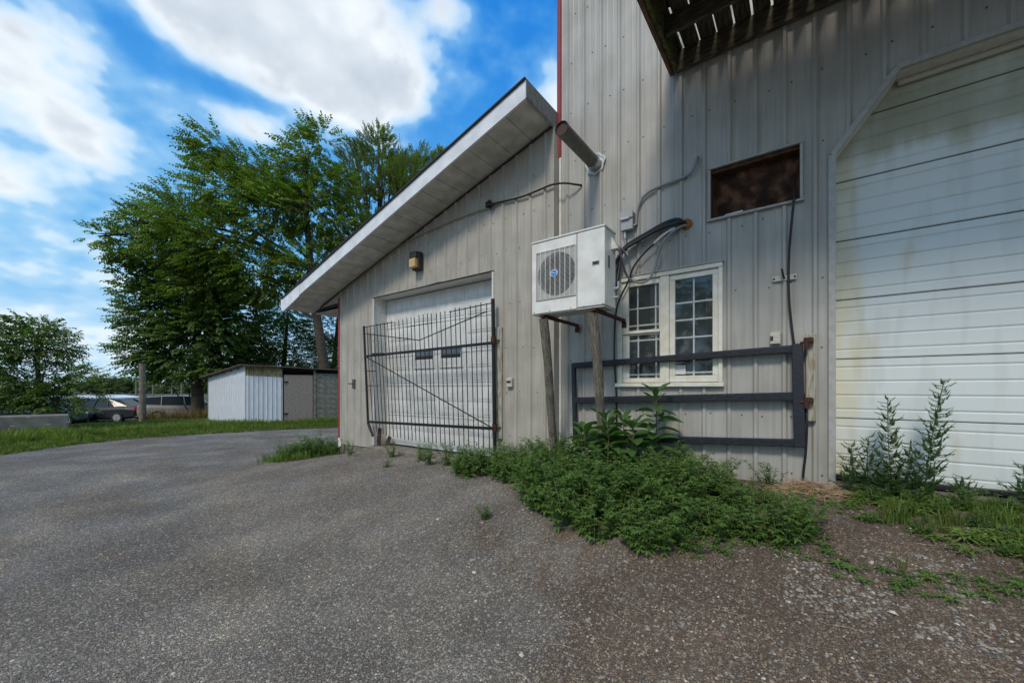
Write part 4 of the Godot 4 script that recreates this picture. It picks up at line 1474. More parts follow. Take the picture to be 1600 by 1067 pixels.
	cable("power_cable", [Vector3(-1.545, 2.82, 0.65), Vector3(-1.52, 2.79, 0.62), Vector3(-1.55, 2.72, 0.45), Vector3(-1.60, 2.66, 0.22), Vector3(-1.56, 2.60, 0.14), Vector3(-1.47, 2.57, 0.11), Vector3(-1.388, 2.60, 0.10), Vector3(-1.322, 2.724, 0.09), Vector3(-1.275, 2.90, 0.10), Vector3(-1.21, 2.99, 0.11), Vector3(-1.111, 3.071, 0.11), Vector3(-1.03, 3.11, 0.07), Vector3(-1.015, 3.12, 0.0)], 0.0125, M.grey_cable, "grey flexible cable looping below the black lines beside the window")
	cable("whip_cable", [Vector3(-1.545, 2.84, 0.66), Vector3(-1.50, 2.81, 0.60), Vector3(-1.53, 2.80, 0.40), Vector3(-1.60, 2.88, 0.18), Vector3(-1.66, 3.0, 0.06), Vector3(-1.68, 3.12, 0.04)], 0.012, M.grey_cable, "grey flexible cable from the heat pump up to the disconnect box")
	cable("pale_wrap", [Vector3(-1.34, 2.985, 0.075), Vector3(-1.27, 3.03, 0.085), Vector3(-1.19, 3.075, 0.085), Vector3(-1.12, 3.098, 0.08)], 0.016, M.pale_cable, "pale wrapped sleeve on the thin cable just below the black lines", "cable sleeve")
	cable("thin_cable", [Vector3(-1.05, 3.12, 0.05), Vector3(-1.116, 3.098, 0.08), Vector3(-1.34, 2.983, 0.075), Vector3(-1.474, 2.881, 0.07), Vector3(-1.578, 2.763, 0.065), Vector3(-1.637, 2.611, 0.065), Vector3(-1.734, 2.437, 0.065), Vector3(-1.783, 2.254, 0.065), Vector3(-1.797, 2.0, 0.065), Vector3(-1.80, 1.741, 0.060), Vector3(-1.79, 1.322, 0.03), Vector3(-1.785, 0.9, 0.03), Vector3(-1.78, 0.46, 0.03)], 0.0105, M.rubber, "thin black cable running down the wall left of the window")
	# valves behind the unit
	mb = MB.new()
	mb.tube([Vector3(-1.58, 2.42, 0.60), Vector3(-1.54, 2.42, 0.60)], [0.02], 8)
	mb.tube([Vector3(-1.54, 2.42, 0.60), Vector3(-1.54, 2.49, 0.60)], [0.013], 8)
	mb.tube([Vector3(-1.58, 2.33, 0.60), Vector3(-1.53, 2.33, 0.60)], [0.017], 8)
	one("valve_block", mb.done(M.galvanized), "metal service valves low on the side of the heat pump", "valve")
	# cords on the annex
	cable("black_cord", [Vector3(-3.60, 3.99, 0.165), Vector3(-3.443, 3.985, 0.165), Vector3(-3.214, 3.962, 0.165), Vector3(-3.012, 3.95, 0.168), Vector3(-2.787, 3.958, 0.170), Vector3(-2.574, 3.967, 0.17), Vector3(-2.42, 3.955, 0.13), Vector3(-2.30, 3.93, 0.06), Vector3(-2.235, 3.925, -0.005)], 0.0125, M.rubber, "black cord strung from the annex wall to the tall wall", "cord")
	cable("yellow_cord", [Vector3(-3.58, 3.985, 0.165), Vector3(-3.688, 3.966, 0.16), Vector3(-3.871, 3.968, 0.16), Vector3(-4.34, 3.96, 0.16), Vector3(-4.722, 3.935, 0.16), Vector3(-5.231, 3.895, 0.16), Vector3(-5.632, 3.83, 0.163), Vector3(-6.063, 3.70, 0.166), Vector3(-6.409, 3.60, 0.168), Vector3(-6.9, 3.46, 0.168), Vector3(-7.35, 3.32, 0.168), Vector3(-7.46, 3.22, 0.165)], 0.009, M.yellow_cord, "yellowish cord running under the eave along the annex wall", "cord")
	mb = MB.new()
	for k in 5:
		var a := k * 1.3
		mb.tube(curve([Vector3(-3.64, 3.97, 0.17), Vector3(-3.60 + 0.04 * cos(a), 4.0 + 0.045 * sin(a), 0.19 + 0.008 * k), Vector3(-3.54, 3.99, 0.19), Vector3(-3.58 + 0.04 * cos(a + 2.0), 3.975 + 0.04 * sin(a + 2.0), 0.175 + 0.006 * k), Vector3(-3.62, 3.98, 0.17)], 4), [0.011], 6)
	one("cord_knot", mb.done(M.rubber), "tangled black knot where the yellow and black cords meet", "cord")
	cable("drop_cord", [Vector3(-0.09, 3.40, -0.06), Vector3(-0.088, 3.22, 0.02), Vector3(-0.092, 3.12, 0.055), Vector3(-0.11, 2.9, 0.045), Vector3(-0.125, 2.704, 0.035), Vector3(-0.132, 2.496, 0.04), Vector3(-0.129, 2.243, 0.035), Vector3(-0.112, 2.01, 0.032), Vector3(-0.09, 1.80, 0.032), Vector3(-0.05, 1.5, 0.03), Vector3(-0.01, 1.279, 0.04), Vector3(0.004, 1.115, 0.09), Vector3(-0.005, 0.828, 0.07), Vector3(-0.02, 0.662, 0.06), Vector3(-0.03, 0.48, 0.06)], 0.0105, M.rubber, "black cord hanging from the square hole down past the blue gate", "cord")

# ------------------------------------------------------------------ shed
func build_shed() -> void:
	var t := thing("shed", "low patched shed of white metal, particle board and grey planks", "shed")
	var L := Vector3(-19.7, 0, -1.19)
	var C := Vector3(-16.33, 0, -1.33)
	var P := Vector3(-15.92, 0, -2.42)
	var D := Vector3(-15.55, 0, -3.40)
	var R := Vector3(-14.75, 0, -5.6)
	var g := 0.0
	var sheet := func(a: Vector3, b: Vector3, n: int, y0: float, ya: float, yb: float, m: Material, called: String, out: Vector3) -> void:
		var pr := [[0.0, 0.0], [0.42, 0.0], [0.5, 0.018], [0.62, 0.018], [0.7, 0.0], [1.0, 0.0]]
		for s in n:
			var mb := MB.new()
			for r in 4:
				for i in pr.size() - 1:
					var u0: float = (s + (r + pr[i][0]) / 4.0) / n
					var u1: float = (s + (r + pr[i + 1][0]) / 4.0) / n
					var p: Vector3 = a.lerp(b, u0) + out * (pr[i][1] + 0.004 * s)
					var q: Vector3 = a.lerp(b, u1) + out * (pr[i + 1][1] + 0.004 * s)
					mb.quad_n(p + Vector3.UP * y0, q + Vector3.UP * y0, q + Vector3.UP * lerpf(ya, yb, u1), p + Vector3.UP * lerpf(ya, yb, u0), out)
			part(t, called, mb.done(m))
	sheet.call(L, C, 4, 0.02, 1.86, 2.24, M.shed_white, "metal_sheet", Vector3(0.04, 0, 1).normalized())
	sheet.call(C, P, 2, 0.0, 1.87, 1.82, M.shed_white, "metal_sheet", Vector3(0.93, 0, 0.35))
	sheet.call(C + Vector3(-0.02, 0, 0), P + Vector3(-0.02, 0, 0), 2, 1.80, 2.22, 2.17, M.shed_tan, "tan_panel", Vector3(0.93, 0, 0.35))
	var mb := MB.new()
	var side := (D - P).normalized()
	mb.bar((P + D) / 2.0 + Vector3(0.03, 0.03, 0), (P + D) / 2.0 + Vector3(0.03, 1.92, 0), 0.98, 0.02, side)
	var door := part(t, "board_door", mb.done(M.particle_board))
	mb = MB.new()
	for q in [0.45, 1.65]:
		mb.box(P + Vector3(0.06, q, 0.0) + side * 0.08, Vector3(0.03, 0.05, 0.22))
	part(door, "hinge", mb.done(M.rust))
	for k in 9:
		mb = MB.new()
		var y := 0.30 + 0.20 * k
		mb.bar(D + Vector3(0.004 * (k % 3), y, 0) + side * 0.05, R + Vector3(0.004 * (k % 3), y, 0), 0.188 + 0.008 * (k % 2), 0.03, Vector3.UP, 0.004)
		part(t, "plank", mb.done(M.grey_board))
	mb = MB.new()
	mb.bar(D + side * 0.04 + Vector3(0.02, -0.1, 0), D + side * 0.04 + Vector3(0.02, 2.1, 0), 0.09, 0.05, side, 0.005)
	part(t, "post", mb.done(M.old_wood_y))
	mb = MB.new()
	mb.bar(L + Vector3(-0.03, -0.6, -0.02), L + Vector3(-0.03, 1.84, -0.02), 0.08, 0.08, side, 0.005)
	part(t, "post", mb.done(M.old_wood_y))
	# inner dark back so that gaps read dark
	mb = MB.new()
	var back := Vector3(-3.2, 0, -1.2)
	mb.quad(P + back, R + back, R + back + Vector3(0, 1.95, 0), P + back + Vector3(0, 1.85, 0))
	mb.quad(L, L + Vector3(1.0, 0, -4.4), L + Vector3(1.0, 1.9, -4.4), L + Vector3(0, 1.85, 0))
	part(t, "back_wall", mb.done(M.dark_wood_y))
	# roof: sagging corrugated sheets with overhang, in strips
	var a0 := L + Vector3(-0.35, 1.86, 0.22)
	var b0 := C + Vector3(0.14, 2.27, 0.22)
	var a1 := L + Vector3(1.0, 1.84, -4.6)
	var b1 := R + Vector3(0.15, 2.12, 0)
	for s in 6:
		mb = MB.new()
		var n := 12
		for k in n:
			for sgn in [0.0, -0.03]:
				var q := []
				for e in [[s, k], [s + 1, k], [s + 1, k + 1], [s, k + 1]]:
					var u: float = e[0] / 6.0
					var w: float = e[1] / float(n)
					var p := a0.lerp(b0, w).lerp(a1.lerp(b1, w), u)
					p.y += 0.012 * sin(e[1] * 2.6) + 0.01 * sin(u * 20.0) + sgn
					q.append(p)
				mb.quad_n(q[0], q[1], q[2], q[3], Vector3.UP if sgn == 0.0 else Vector3.DOWN)
				if sgn == 0.0 and s == 0:
					mb.quad_n(q[0], q[3], q[3] - Vector3(0, 0.03, 0), q[0] - Vector3(0, 0.03, 0), Vector3(0, 0, 1))
				if sgn == 0.0 and k == n - 1:
					mb.quad_n(q[3], q[2], q[2] - Vector3(0, 0.03, 0), q[3] - Vector3(0, 0.03, 0), Vector3(1, 0, 0))
		part(t, "roof_sheet", mb.done(M.rusty_roof))
	for k in 7:
		mb = MB.new()
		var p := a0.lerp(b0, k / 6.0) + Vector3(0, -0.065, -0.1)
		mb.bar(p, p + Vector3(0.2, 0.02, -1.0), 0.04, 0.06, Vector3(1, 0, 0))
		part(t, "rafter", mb.done(M.old_wood_z))

# ------------------------------------------------------------------ parking lot
func loft(mb: MB, rings: Array) -> void:
	for i in rings.size() - 1:
		var a: Array = rings[i]
		var b: Array = rings[i + 1]
		var o := Vector3.ZERO
		for p in a: o += p
		for p in b: o += p
		o /= a.size() * 2.0
		for k in a.size():
			var l := (k + 1) % a.size()
			mb.quad_out(a[k], a[l], b[l], b[k], o)
	for r in [rings[0], rings[rings.size() - 1]]:
		var o := Vector3.ZERO
		for p in r: o += p
		o /= r.size()
		var inner := Vector3.ZERO
		for p in rings[rings.size() / 2]: inner += p
		inner /= rings[0].size()
		for k in r.size():
			mb.tri_out(o, r[k], r[(k + 1) % r.size()], inner)

func make_car(label: String, m: Material, at: Vector3, yaw: float, wagon: bool) -> void:
	var t := thing("parked_car", label, "car", at, "cars parked in the lot behind the verge")
	t.rotation.y = yaw
	var rings := []
	# x forward; station: x, half width, bottom, shoulder
	var sts := [[-2.28, 0.62, 0.42, 0.80], [-2.20, 0.80, 0.28, 0.93], [-1.75, 0.89, 0.22, 0.98], [-0.8, 0.91, 0.20, 0.95], [0.6, 0.91, 0.20, 0.93], [1.2, 0.90, 0.20, 0.92], [1.9, 0.87, 0.22, 0.80], [2.25, 0.74, 0.30, 0.66], [2.36, 0.55, 0.40, 0.58]]
	if wagon:
		sts[0] = [-2.30, 0.70, 0.42, 0.92]
		sts[1] = [-2.22, 0.84, 0.28, 1.0]
		sts[2] = [-1.75, 0.89, 0.22, 1.0]
	for s in sts:
		var w: float = s[1]
		var b: float = s[2]
		var y: float = s[3]
		rings.append([Vector3(s[0], b, -w * 0.9), Vector3(s[0], b + 0.12, -w), Vector3(s[0], y - 0.18, -w), Vector3(s[0], y - 0.03, -w * 0.93), Vector3(s[0], y, -w * 0.8), Vector3(s[0], y, w * 0.8), Vector3(s[0], y - 0.03, w * 0.93), Vector3(s[0], y - 0.18, w), Vector3(s[0], b + 0.12, w), Vector3(s[0], b, w * 0.9)])
	var mb := MB.new()
	loft(mb, rings)
	var body := part(t, "body", mb.done(m))
	# cabin: glass volume, then roof and pillars
	var low := [[-1.95, 0.70], [-1.15, 0.79], [0.2, 0.80], [1.15, 0.74]] if not wagon else [[-2.18, 0.74], [-1.2, 0.79], [0.2, 0.80], [1.15, 0.74]]
	var up := [[-1.15, 0.50, 1.38], [-0.65, 0.57, 1.44], [-0.1, 0.58, 1.45], [0.38, 0.53, 1.40]] if not wagon else [[-1.95, 0.56, 1.44], [-1.2, 0.59, 1.50], [-0.2, 0.59, 1.51], [0.38, 0.54, 1.45]]
	mb = MB.new()
	rings = []
	for i in 4:
		rings.append([Vector3(low[i][0], 0.90, -low[i][1]), Vector3(up[i][0], up[i][2] - 0.02, -up[i][1]), Vector3(up[i][0], up[i][2] - 0.02, up[i][1]), Vector3(low[i][0], 0.90, low[i][1])])
	loft(mb, rings)
	part(t, "windows", mb.done(M.car_glass))
	mb = MB.new()
	rings = []
	for i in 4:
		rings.append([Vector3(up[i][0], up[i][2] - 0.03, -up[i][1] - 0.012), Vector3(up[i][0], up[i][2], -up[i][1] * 0.8), Vector3(up[i][0], up[i][2], up[i][1] * 0.8), Vector3(up[i][0], up[i][2] - 0.03, up[i][1] + 0.012)])
	loft(mb, rings)
	part(t, "roof", mb.done(m))
	for s in [-1.0, 1.0]:
		for i in [0, 1, 2, 3]:
			mb = MB.new()
			var lx: float = low[i][0]
			if i == 1 or i == 2:
				lx = lerpf(low[i][0], up[i][0], 0.7)
			mb.tube([Vector3(lx, 0.90, s * (low[i][1] + 0.005)), Vector3(lerpf(lx, up[i][0], 0.55), 1.2, s * (lerpf(low[i][1], up[i][1], 0.5) + 0.014)), Vector3(up[i][0], up[i][2] - 0.015, s * (up[i][1] + 0.006))], [0.045 if i == 0 else 0.028], 6)
			part(t, "pillar", mb.done(m))
		mb = MB.new()
		mb.span(Vector3(-2.27, 0.70, s * 0.52 - 0.14), Vector3(-2.02, 0.86, s * 0.72 + 0.09 * s), 0.03)
		part(t, "tail_light", mb.done(M.tail_red))
		mb = MB.new()
		mb.span(Vector3(2.0, 0.60, s * 0.62 - 0.12), Vector3(2.27, 0.72, s * 0.62 + 0.12), 0.03)
		part(t, "headlight", mb.done(M.rim))
		mb = MB.new()
		mb.box(Vector3(0.85, 0.98, s * 0.98), Vector3(0.12, 0.13, 0.18), Basis(), 0.03)
		part(t, "mirror", mb.done(m))
		for wx in [-1.38, 1.40]:
			var w := node(t, "wheel", Transform3D(Basis(), Vector3(wx, 0.32, s * 0.83)))
			mb = MB.new()
			mb.tube([Vector3(0, 0, -0.10), Vector3(0, 0, -0.09), Vector3(0, 0, 0.09), Vector3(0, 0, 0.10)], [0.29, 0.32, 0.32, 0.29], 20)
			part(w, "tyre", mb.done(M.tyre))
			mb = MB.new()
			mb.tube([Vector3(0, 0, s * 0.10), Vector3(0, 0, s * 0.112)], [0.20], 16)
			for k in 5:
				var a := TAU * k / 5.0
				mb.bar(Vector3(0, 0, s * 0.118), Vector3(cos(a) * 0.2, sin(a) * 0.2, s * 0.118), 0.05, 0.012, Vector3(0, 0, 1).cross(Vector3(cos(a), sin(a), 0)))
			part(w, "rim", mb.done(M.rim))

func build_lot() -> void:
	make_car("black sedan with red tail light parked left of the wooden post", M.car_black, Vector3(-34.1, -0.62, -0.2), deg_to_rad(222.0), false)
	make_car("beige station wagon parked between the wooden post and the white shed", M.car_beige, Vector3(-31.2, -0.55, -3.5), deg_to_rad(70.0), true)
	make_car("dark blue car half hidden behind the small tree", M.car_blue, Vector3(-34.5, -0.66, 2.4), deg_to_rad(65.0), false)
	make_car("dark car at the edge of the shed behind the beige wagon", M.car_black, Vector3(-32.3, -0.66, -7.6), deg_to_rad(140.0), true)
	var mb := MB.new()
	mb.tube([on(-22.0, 0.39, -0.3), Vector3(-22.0, 1.2, 0.39), Vector3(-21.98, 2.42, 0.40)], [0.125, 0.115, 0.105], 12)
	one("wooden_post", mb.done(M.old_wood_y), "thick weathered wooden post standing in the grass left of the shed", "post")
	mb = MB.new()
	mb.bar(on(-16.9, 4.9, 0.25), on(-16.7, 2.92, 0.25), 0.75, 0.55, Vector3.UP, 0.03)
	one("concrete_block", mb.done(M.old_concrete), "long grey concrete block in the grass under the small tree", "block")
	# far side of the lot
	var t := thing("metal_barn", "long low white metal building far beyond the parked cars", "building", Vector3(-70, -0.66, -4))
	t.rotation.y = deg_to_rad(20)
	mb = MB.new()
	mb.span(Vector3(-4, 0, -3), Vector3(4, 0.95, 11.0))
	part(t, "wall", mb.done(M.far_white))
	mb = MB.new()
	mb.prism([Vector2(-4.2, 0.95), Vector2(4.2, 0.95), Vector2(0, 1.25)], -3.2, 11.2)
	part(t, "roof", mb.done(M.far_white))
	var n := 0
	for q in [[-121.9, -17.2, 9.0, "utility pole just left of the wooden post, far away"], [-115.4, -22.0, 8.0, "left one of two utility poles above the beige wagon"], [-110.0, -22.4, 8.6, "right one of two utility poles above the beige wagon"], [-117.5, -19.2, 6.2, "short far utility pole right of the wooden post"], [-105.0, -27.2, 6.4, "thin far pole close to the shed roof"]]:
		t = thing("utility_pole", q[3], "pole", Vector3(q[0], -0.7, q[1]), "utility poles beyond the lot")
		mb = MB.new()
		mb.tube([Vector3.ZERO, Vector3(0, q[2], 0)], [0.17, 0.11], 8)
		part(t, "pole", mb.done(M.old_wood_y))
		mb = MB.new()
		mb.box(Vector3(0, q[2] - 0.6, 0.12), Vector3(0.12, 0.12, 2.0))
		part(t, "crossarm", mb.done(M.old_wood_z))
		n += 1

# ------------------------------------------------------------------ trees
func spray(m: Material, length: float, leaves: int, ll: float, lw: float, sd: int) -> ArrayMesh:
	var r := RandomNumberGenerator.new()
	r.seed = sd
	var mb := MB.new()
	mb.col = Color(0.9, 0.6, 0.5)
	mb.tube([Vector3.ZERO, Vector3(0, -0.01, length * 0.55), Vector3(0, -length * 0.10, length)], [0.006, 0.004, 0.002], 3, false)
	for i in leaves:
		var f := (i + 0.6) / leaves
		var s := 1.0 if i % 2 == 0 else -1.0
		var base := Vector3(0, -length * 0.1 * f * f, length * f)
		var d := Vector3(s * r.randf_range(0.5, 1.0), r.randf_range(-0.5, 0.25), r.randf_range(0.15, 0.8)).normalized()
		if i >= leaves - 1:
			d = Vector3(r.randf_range(-0.2, 0.2), -0.2, 1).normalized()
		var side := d.cross(Vector3(r.randf_range(-0.5, 0.5), 1, r.randf_range(-0.5, 0.5))).normalized()
		var k := r.randf_range(0.8, 1.15)
		mb.col = Color(k, k, k * 0.9)
		mb.leaf(base, d, side, ll * r.randf_range(0.75, 1.2), lw * r.randf_range(0.8, 1.2), 0.18, 0.22)
	return mb.done(m)

func tree(called: String, label: String, base: Vector3, trunk: Array, lobes: Array, leaf: String, per: float, size: Array, sd: int, group := "trees beyond the yard", spread := 1.0, rise := 0.0, lowest := -5.0) -> void:
	var t := thing(called, label, "tree", base, group)
	var r := RandomNumberGenerator.new()
	r.seed = sd
	var gn := FastNoiseLite.new()
	gn.seed = sd
	gn.frequency = 0.55
	gn.fractal_octaves = 2
	var mb := MB.new()
	# trunk
	var pts := []
	for p in trunk:
		pts.append(p[0] - base)
	var rad := []
	for p in trunk:
		rad.append(p[1])
	mb.tube(pts, rad, 10)
	var top: Vector3 = pts[pts.size() - 1]
	var where := []
	var tints := []
	var away := Vector3(base.x, 0, base.z - 4.5).normalized()
	for l in lobes:
		var c: Vector3 = l[0] - base + away * r.randf_range(-1.1, 1.1) * spread
		var rr: float = l[1]
		# limb from the nearest trunk point below the lobe
		var best: Vector3 = pts[0]
		var br: float = rad[0]
		for i in pts.size():
			if pts[i].y < c.y - rr * 0.3 and pts[i].y > best.y - 0.01:
				best = pts[i]
				br = rad[i]
		var mid := best.lerp(c, 0.5) + Vector3(r.randf_range(-0.2, 0.2), 0.12 * best.distance_to(c), r.randf_range(-0.2, 0.2)) * 0.8
		var lr := clampf(0.012 * best.distance_to(c), 0.02, br * 0.55)
		mb.tube(curve([best, mid, c], 4), [lr, lr * 0.92, lr * 0.84, lr * 0.76, lr * 0.68, lr * 0.6, lr * 0.5, lr * 0.42, lr * 0.35], 6, false)
		for k in int(5 + rr * 4.0):
			var d := Vector3(r.randfn(), r.randfn() * 0.6 + 0.15, r.randfn()).normalized()
			var e := c + d * rr * r.randf_range(0.6, 0.98)
			var s := mid.lerp(c, r.randf_range(0.4, 1.0))
			mb.tube([s, s.lerp(e, 0.5) + Vector3(0, 0.06 * rr, 0), e], [lr * 0.32, lr * 0.2, 0.006], 4, false)
		var n := int(per * rr * rr)
		for i in n:
			var d := Vector3(r.randfn(), r.randfn(), r.randfn()).normalized()
			var q := rr * pow(r.randf(), 0.42)
			var p := c + Vector3(d.x * q, d.y * q * 0.9, d.z * q)
			var keep := gn.get_noise_3d(p.x * 2.2, p.y * 3.4, p.z * 2.2) + gn.get_noise_3d(p.x * 0.9 + 50, p.y * 1.2, p.z * 0.9) * 0.7
			if keep < -0.20 + r.randf_range(-0.1, 0.1):
				continue
			if p.y + base.y < maxf(lowest, ground(p.x + base.x, p.z + base.z) + 0.1) + r.randf() * 0.3:
				continue
			var flat := Vector3(d.x, 0, d.z) * 0.7 + Vector3(p.x - pts[0].x, 0, p.z - pts[0].z).normalized() * 0.5 + Vector3(0, d.y * 0.5 + r.randf_range(-0.25, 0.25) + rise, 0)
			if flat.length() < 0.05:
				flat = Vector3(1, 0, 0)
			flat = flat.normalized()
			var b := Basis.looking_at(-flat, Vector3.UP) * Basis(Vector3(0, 0, 1), r.randf_range(-0.5, 0.5))
			var s := r.randf_range(0.75, 1.2)
			where.append(Transform3D(b.scaled(Vector3(s, s, s)), p))
			var tone := r.randf_range(0.75, 1.25) * (1.0 + 0.25 * gn.get_noise_3d(p.x + 99.0, p.y, p.z))
			var yel := r.randf_range(0.9, 1.2)
			tints.append(Color(tone * yel, tone, tone * r.randf_range(0.7, 1.0)))
	if rise > 0.5:
		for l in lobes:
			var c: Vector3 = l[0] - base
			for k in 5:
				var e: Vector3 = c + Vector3(r.randf_range(-0.7, 0.7), r.randf_range(0.5, 1.1), r.randf_range(-0.7, 0.7)) * l[1]
				var b0: Vector3 = c.lerp(pts[1], 0.3) + Vector3(r.randf_range(-0.2, 0.2), -0.8, r.randf_range(-0.2, 0.2))
				mb.tube([b0, b0.lerp(e, 0.55) + Vector3(0, 0.25, 0), e], [0.05, 0.03, 0.008], 5, false)
	part(t, "trunk", mb.done(M.bark))
	var half := where.size() / 2
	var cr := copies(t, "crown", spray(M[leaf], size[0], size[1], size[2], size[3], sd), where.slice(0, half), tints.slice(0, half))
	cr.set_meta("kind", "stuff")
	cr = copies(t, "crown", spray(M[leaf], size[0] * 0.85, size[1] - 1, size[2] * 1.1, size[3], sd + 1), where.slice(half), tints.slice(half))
	cr.set_meta("kind", "stuff")

func lobes_of(list: Array) -> Array:
	var out := []
	for q in list:
		out.append([Vector3(q[0], q[1], q[2]), q[3]])
	return out

func build_trees() -> void:
	var gy := -0.1
	var k := 1.0
	tree("elm_tree", "tall airy tree whose forked trunk shows behind the annex eave", Vector3(-19.45, gy, -6.05),
		[[Vector3(-19.45, gy, -6.05), 0.30], [Vector3(-19.52, 2.6, -5.95), 0.25], [Vector3(-19.78, 4.84, -5.75), 0.21], [Vector3(-20.04, 7.41, -5.55), 0.17], [Vector3(-20.22, 10.3, -5.41), 0.12], [Vector3(-20.17, 12.8, -5.45), 0.05]],
		lobes_of([[-20.22, 13.0, -5.41, 1.13], [-19.65, 13.5, -5.83, 0.8], [-20.82, 12.2, -4.97, 1.35], [-22.24, 12.4, -3.92, 1.2], [-23.92, 13.0, -2.68, 0.85], [-23.0, 13.0, -3.35, 0.85], [-21.72, 10.3, -4.3, 1.9], [-23.8, 11.2, -2.8, 1.5], [-25.86, 10.5, -1.24, 1.3], [-25.34, 9.0, -1.62, 1.8], [-27.4, 8.5, -0.1, 0.95], [-26.9, 9.5, -0.4, 0.75], [-28.2, 8.7, 0.5, 0.5], [-23.8, 8.4, -2.8, 1.9], [-20.2, 10.3, -5.45, 1.4], [-20.43, 7.41, -5.26, 1.5], [-22.24, 7.1, -3.92, 1.6], [-19.14, 11.4, -6.22, 1.1], [-18.8, 9.4, -6.6, 1.2], [-24.6, 6.6, -2.2, 1.5]]), "leaf_elm", 195.0 * k, [0.62, 12, 0.165, 0.095], 301)
	tree("linden_tree", "dense dark tree with low hanging branches left of the shed", Vector3(-27.0, -0.66, -2.8),
		[[Vector3(-27.0, -0.66, -2.8), 0.32], [Vector3(-27.0, 2.2, -2.8), 0.26], [Vector3(-27.1, 4.5, -2.8), 0.2], [Vector3(-27.2, 7.0, -2.7), 0.1]],
		lobes_of([[-27.3, 6.95, -2.66, 2.2], [-28.73, 5.2, -1.6, 1.7], [-29.2, 3.4, -1.18, 1.3], [-27.0, 4.1, -2.87, 2.4], [-28.1, 2.5, -2.0, 1.3], [-25.6, 5.2, -3.9, 2.0], [-25.3, 3.2, -4.1, 1.7], [-29.2, 6.9, -1.1, 1.3], [-26.2, 7.6, -3.2, 1.5], [-28.6, 1.9, -1.7, 0.8], [-26.6, 1.9, -3.0, 1.2]]), "leaf_linden", 220.0 * k, [0.55, 10, 0.17, 0.13], 311, "trees beyond the yard", 1.0, 0.0, 1.75)
	tree("poplar_tree", "light olive tree with upright stems showing above the annex roof", Vector3(-20.6, -0.2, -10.1),
		[[Vector3(-20.6, -0.2, -10.1), 0.32], [Vector3(-20.7, 5.5, -10.1), 0.25], [Vector3(-20.7, 10.0, -10.0), 0.16], [Vector3(-20.7, 14.0, -10.0), 0.07], [Vector3(-20.75, 16.3, -9.98), 0.025]],
		lobes_of([[-21.7, 15.0, -9.28, 1.1], [-20.8, 15.9, -9.97, 1.15], [-19.55, 15.3, -10.88, 1.0], [-18.78, 14.7, -11.46, 0.7], [-20.48, 13.6, -10.2, 1.6], [-22.0, 12.9, -9.05, 1.5], [-19.24, 13.2, -11.1, 1.4], [-21.4, 10.2, -9.5, 2.1], [-22.9, 10.2, -8.4, 1.7], [-17.7, 15.3, -12.26, 0.55], [-17.9, 13.2, -12.0, 0.9], [-19.4, 10.6, -10.9, 1.5], [-22.5, 7.6, -8.6, 1.7]]), "leaf_poplar", 230.0 * k, [0.40, 13, 0.11, 0.07], 321, "trees beyond the yard", 1.0, 1.1)
	tree("undergrowth_tree", "bushy green tree filling the gap behind the grey plank end of the shed", Vector3(-23.9, -0.4, -8.9),
		[[Vector3(-23.9, -0.4, -8.9), 0.2], [Vector3(-23.9, 2.5, -8.9), 0.15], [Vector3(-23.7, 6.0, -9.1), 0.07]],
		lobes_of([[-23.9, 4.9, -8.9, 1.9], [-23.9, 2.9, -8.9, 1.7], [-23.3, 7.3, -9.4, 1.9], [-22.5, 3.2, -10.0, 1.7], [-22.0, 5.5, -10.5, 1.7], [-22.8, 1.6, -9.7, 1.2]]), "leaf_under", 230.0, [0.5, 10, 0.13, 0.09], 331)
	tree("undergrowth_tree", "bushy green tree right above the white end of the shed roof", Vector3(-26.5, -0.5, -7.0),
		[[Vector3(-26.5, -0.5, -7.0), 0.2], [Vector3(-26.4, 2.5, -7.0), 0.15], [Vector3(-26.2, 6.0, -7.2), 0.07]],
		lobes_of([[-26.8, 4.1, -6.74, 2.0], [-25.2, 3.3, -7.9, 1.9], [-27.8, 2.3, -6.0, 1.5], [-26.2, 6.5, -7.2, 1.7], [-25.4, 1.6, -7.6, 1.3]]), "leaf_under", 230.0, [0.5, 10, 0.13, 0.09], 341)
	tree("maple_sapling", "small bushy tree behind the concrete block at the left edge", Vector3(-19.4, -0.05, 3.3),
		[[Vector3(-19.4, -0.05, 3.3), 0.09], [Vector3(-19.4, 1.3, 3.3), 0.07], [Vector3(-19.45, 2.6, 3.35), 0.045], [Vector3(-19.4, 3.4, 3.3), 0.015]],
		lobes_of([[-19.39, 2.7, 3.3, 0.72], [-20.04, 2.9, 3.78, 0.7], [-18.8, 2.75, 2.83, 0.48], [-18.58, 1.74, 2.71, 0.5], [-19.63, 1.6, 3.48, 0.85], [-20.2, 1.3, 3.9, 0.85], [-18.91, 1.1, 2.95, 0.65], [-18.15, 1.85, 2.4, 0.28], [-19.39, 3.3, 3.3, 0.34], [-19.96, 3.4, 3.72, 0.32], [-18.9, 3.3, 2.95, 0.26], [-19.5, 0.8, 3.3, 0.8], [-20.6, 2.2, 4.3, 0.7], [-18.3, 1.1, 2.4, 0.4]]), "leaf_maple", 560.0, [0.34, 9, 0.10, 0.05], 351, "", 0.3)
	# trees behind the photographer that the window panes mirror
	tree("yard_tree", "broad tree across the yard mirrored in the window panes", Vector3(-3.5, 0, 17.0), [[Vector3(-3.5, 0, 17), 0.3], [Vector3(-3.5, 3, 17), 0.22], [Vector3(-3.5, 7, 17), 0.08]],
		lobes_of([[-3.5, 6.5, 17, 2.6], [-5.6, 5.0, 17.5, 2.3], [-1.6, 5.0, 16.6, 2.3], [-3.6, 3.6, 16.2, 2.2], [-6.6, 3.0, 17, 1.8], [-0.6, 3.0, 17, 1.8]]), "leaf_linden", 60.0, [0.62, 9, 0.16, 0.11], 361, "trees across the yard")
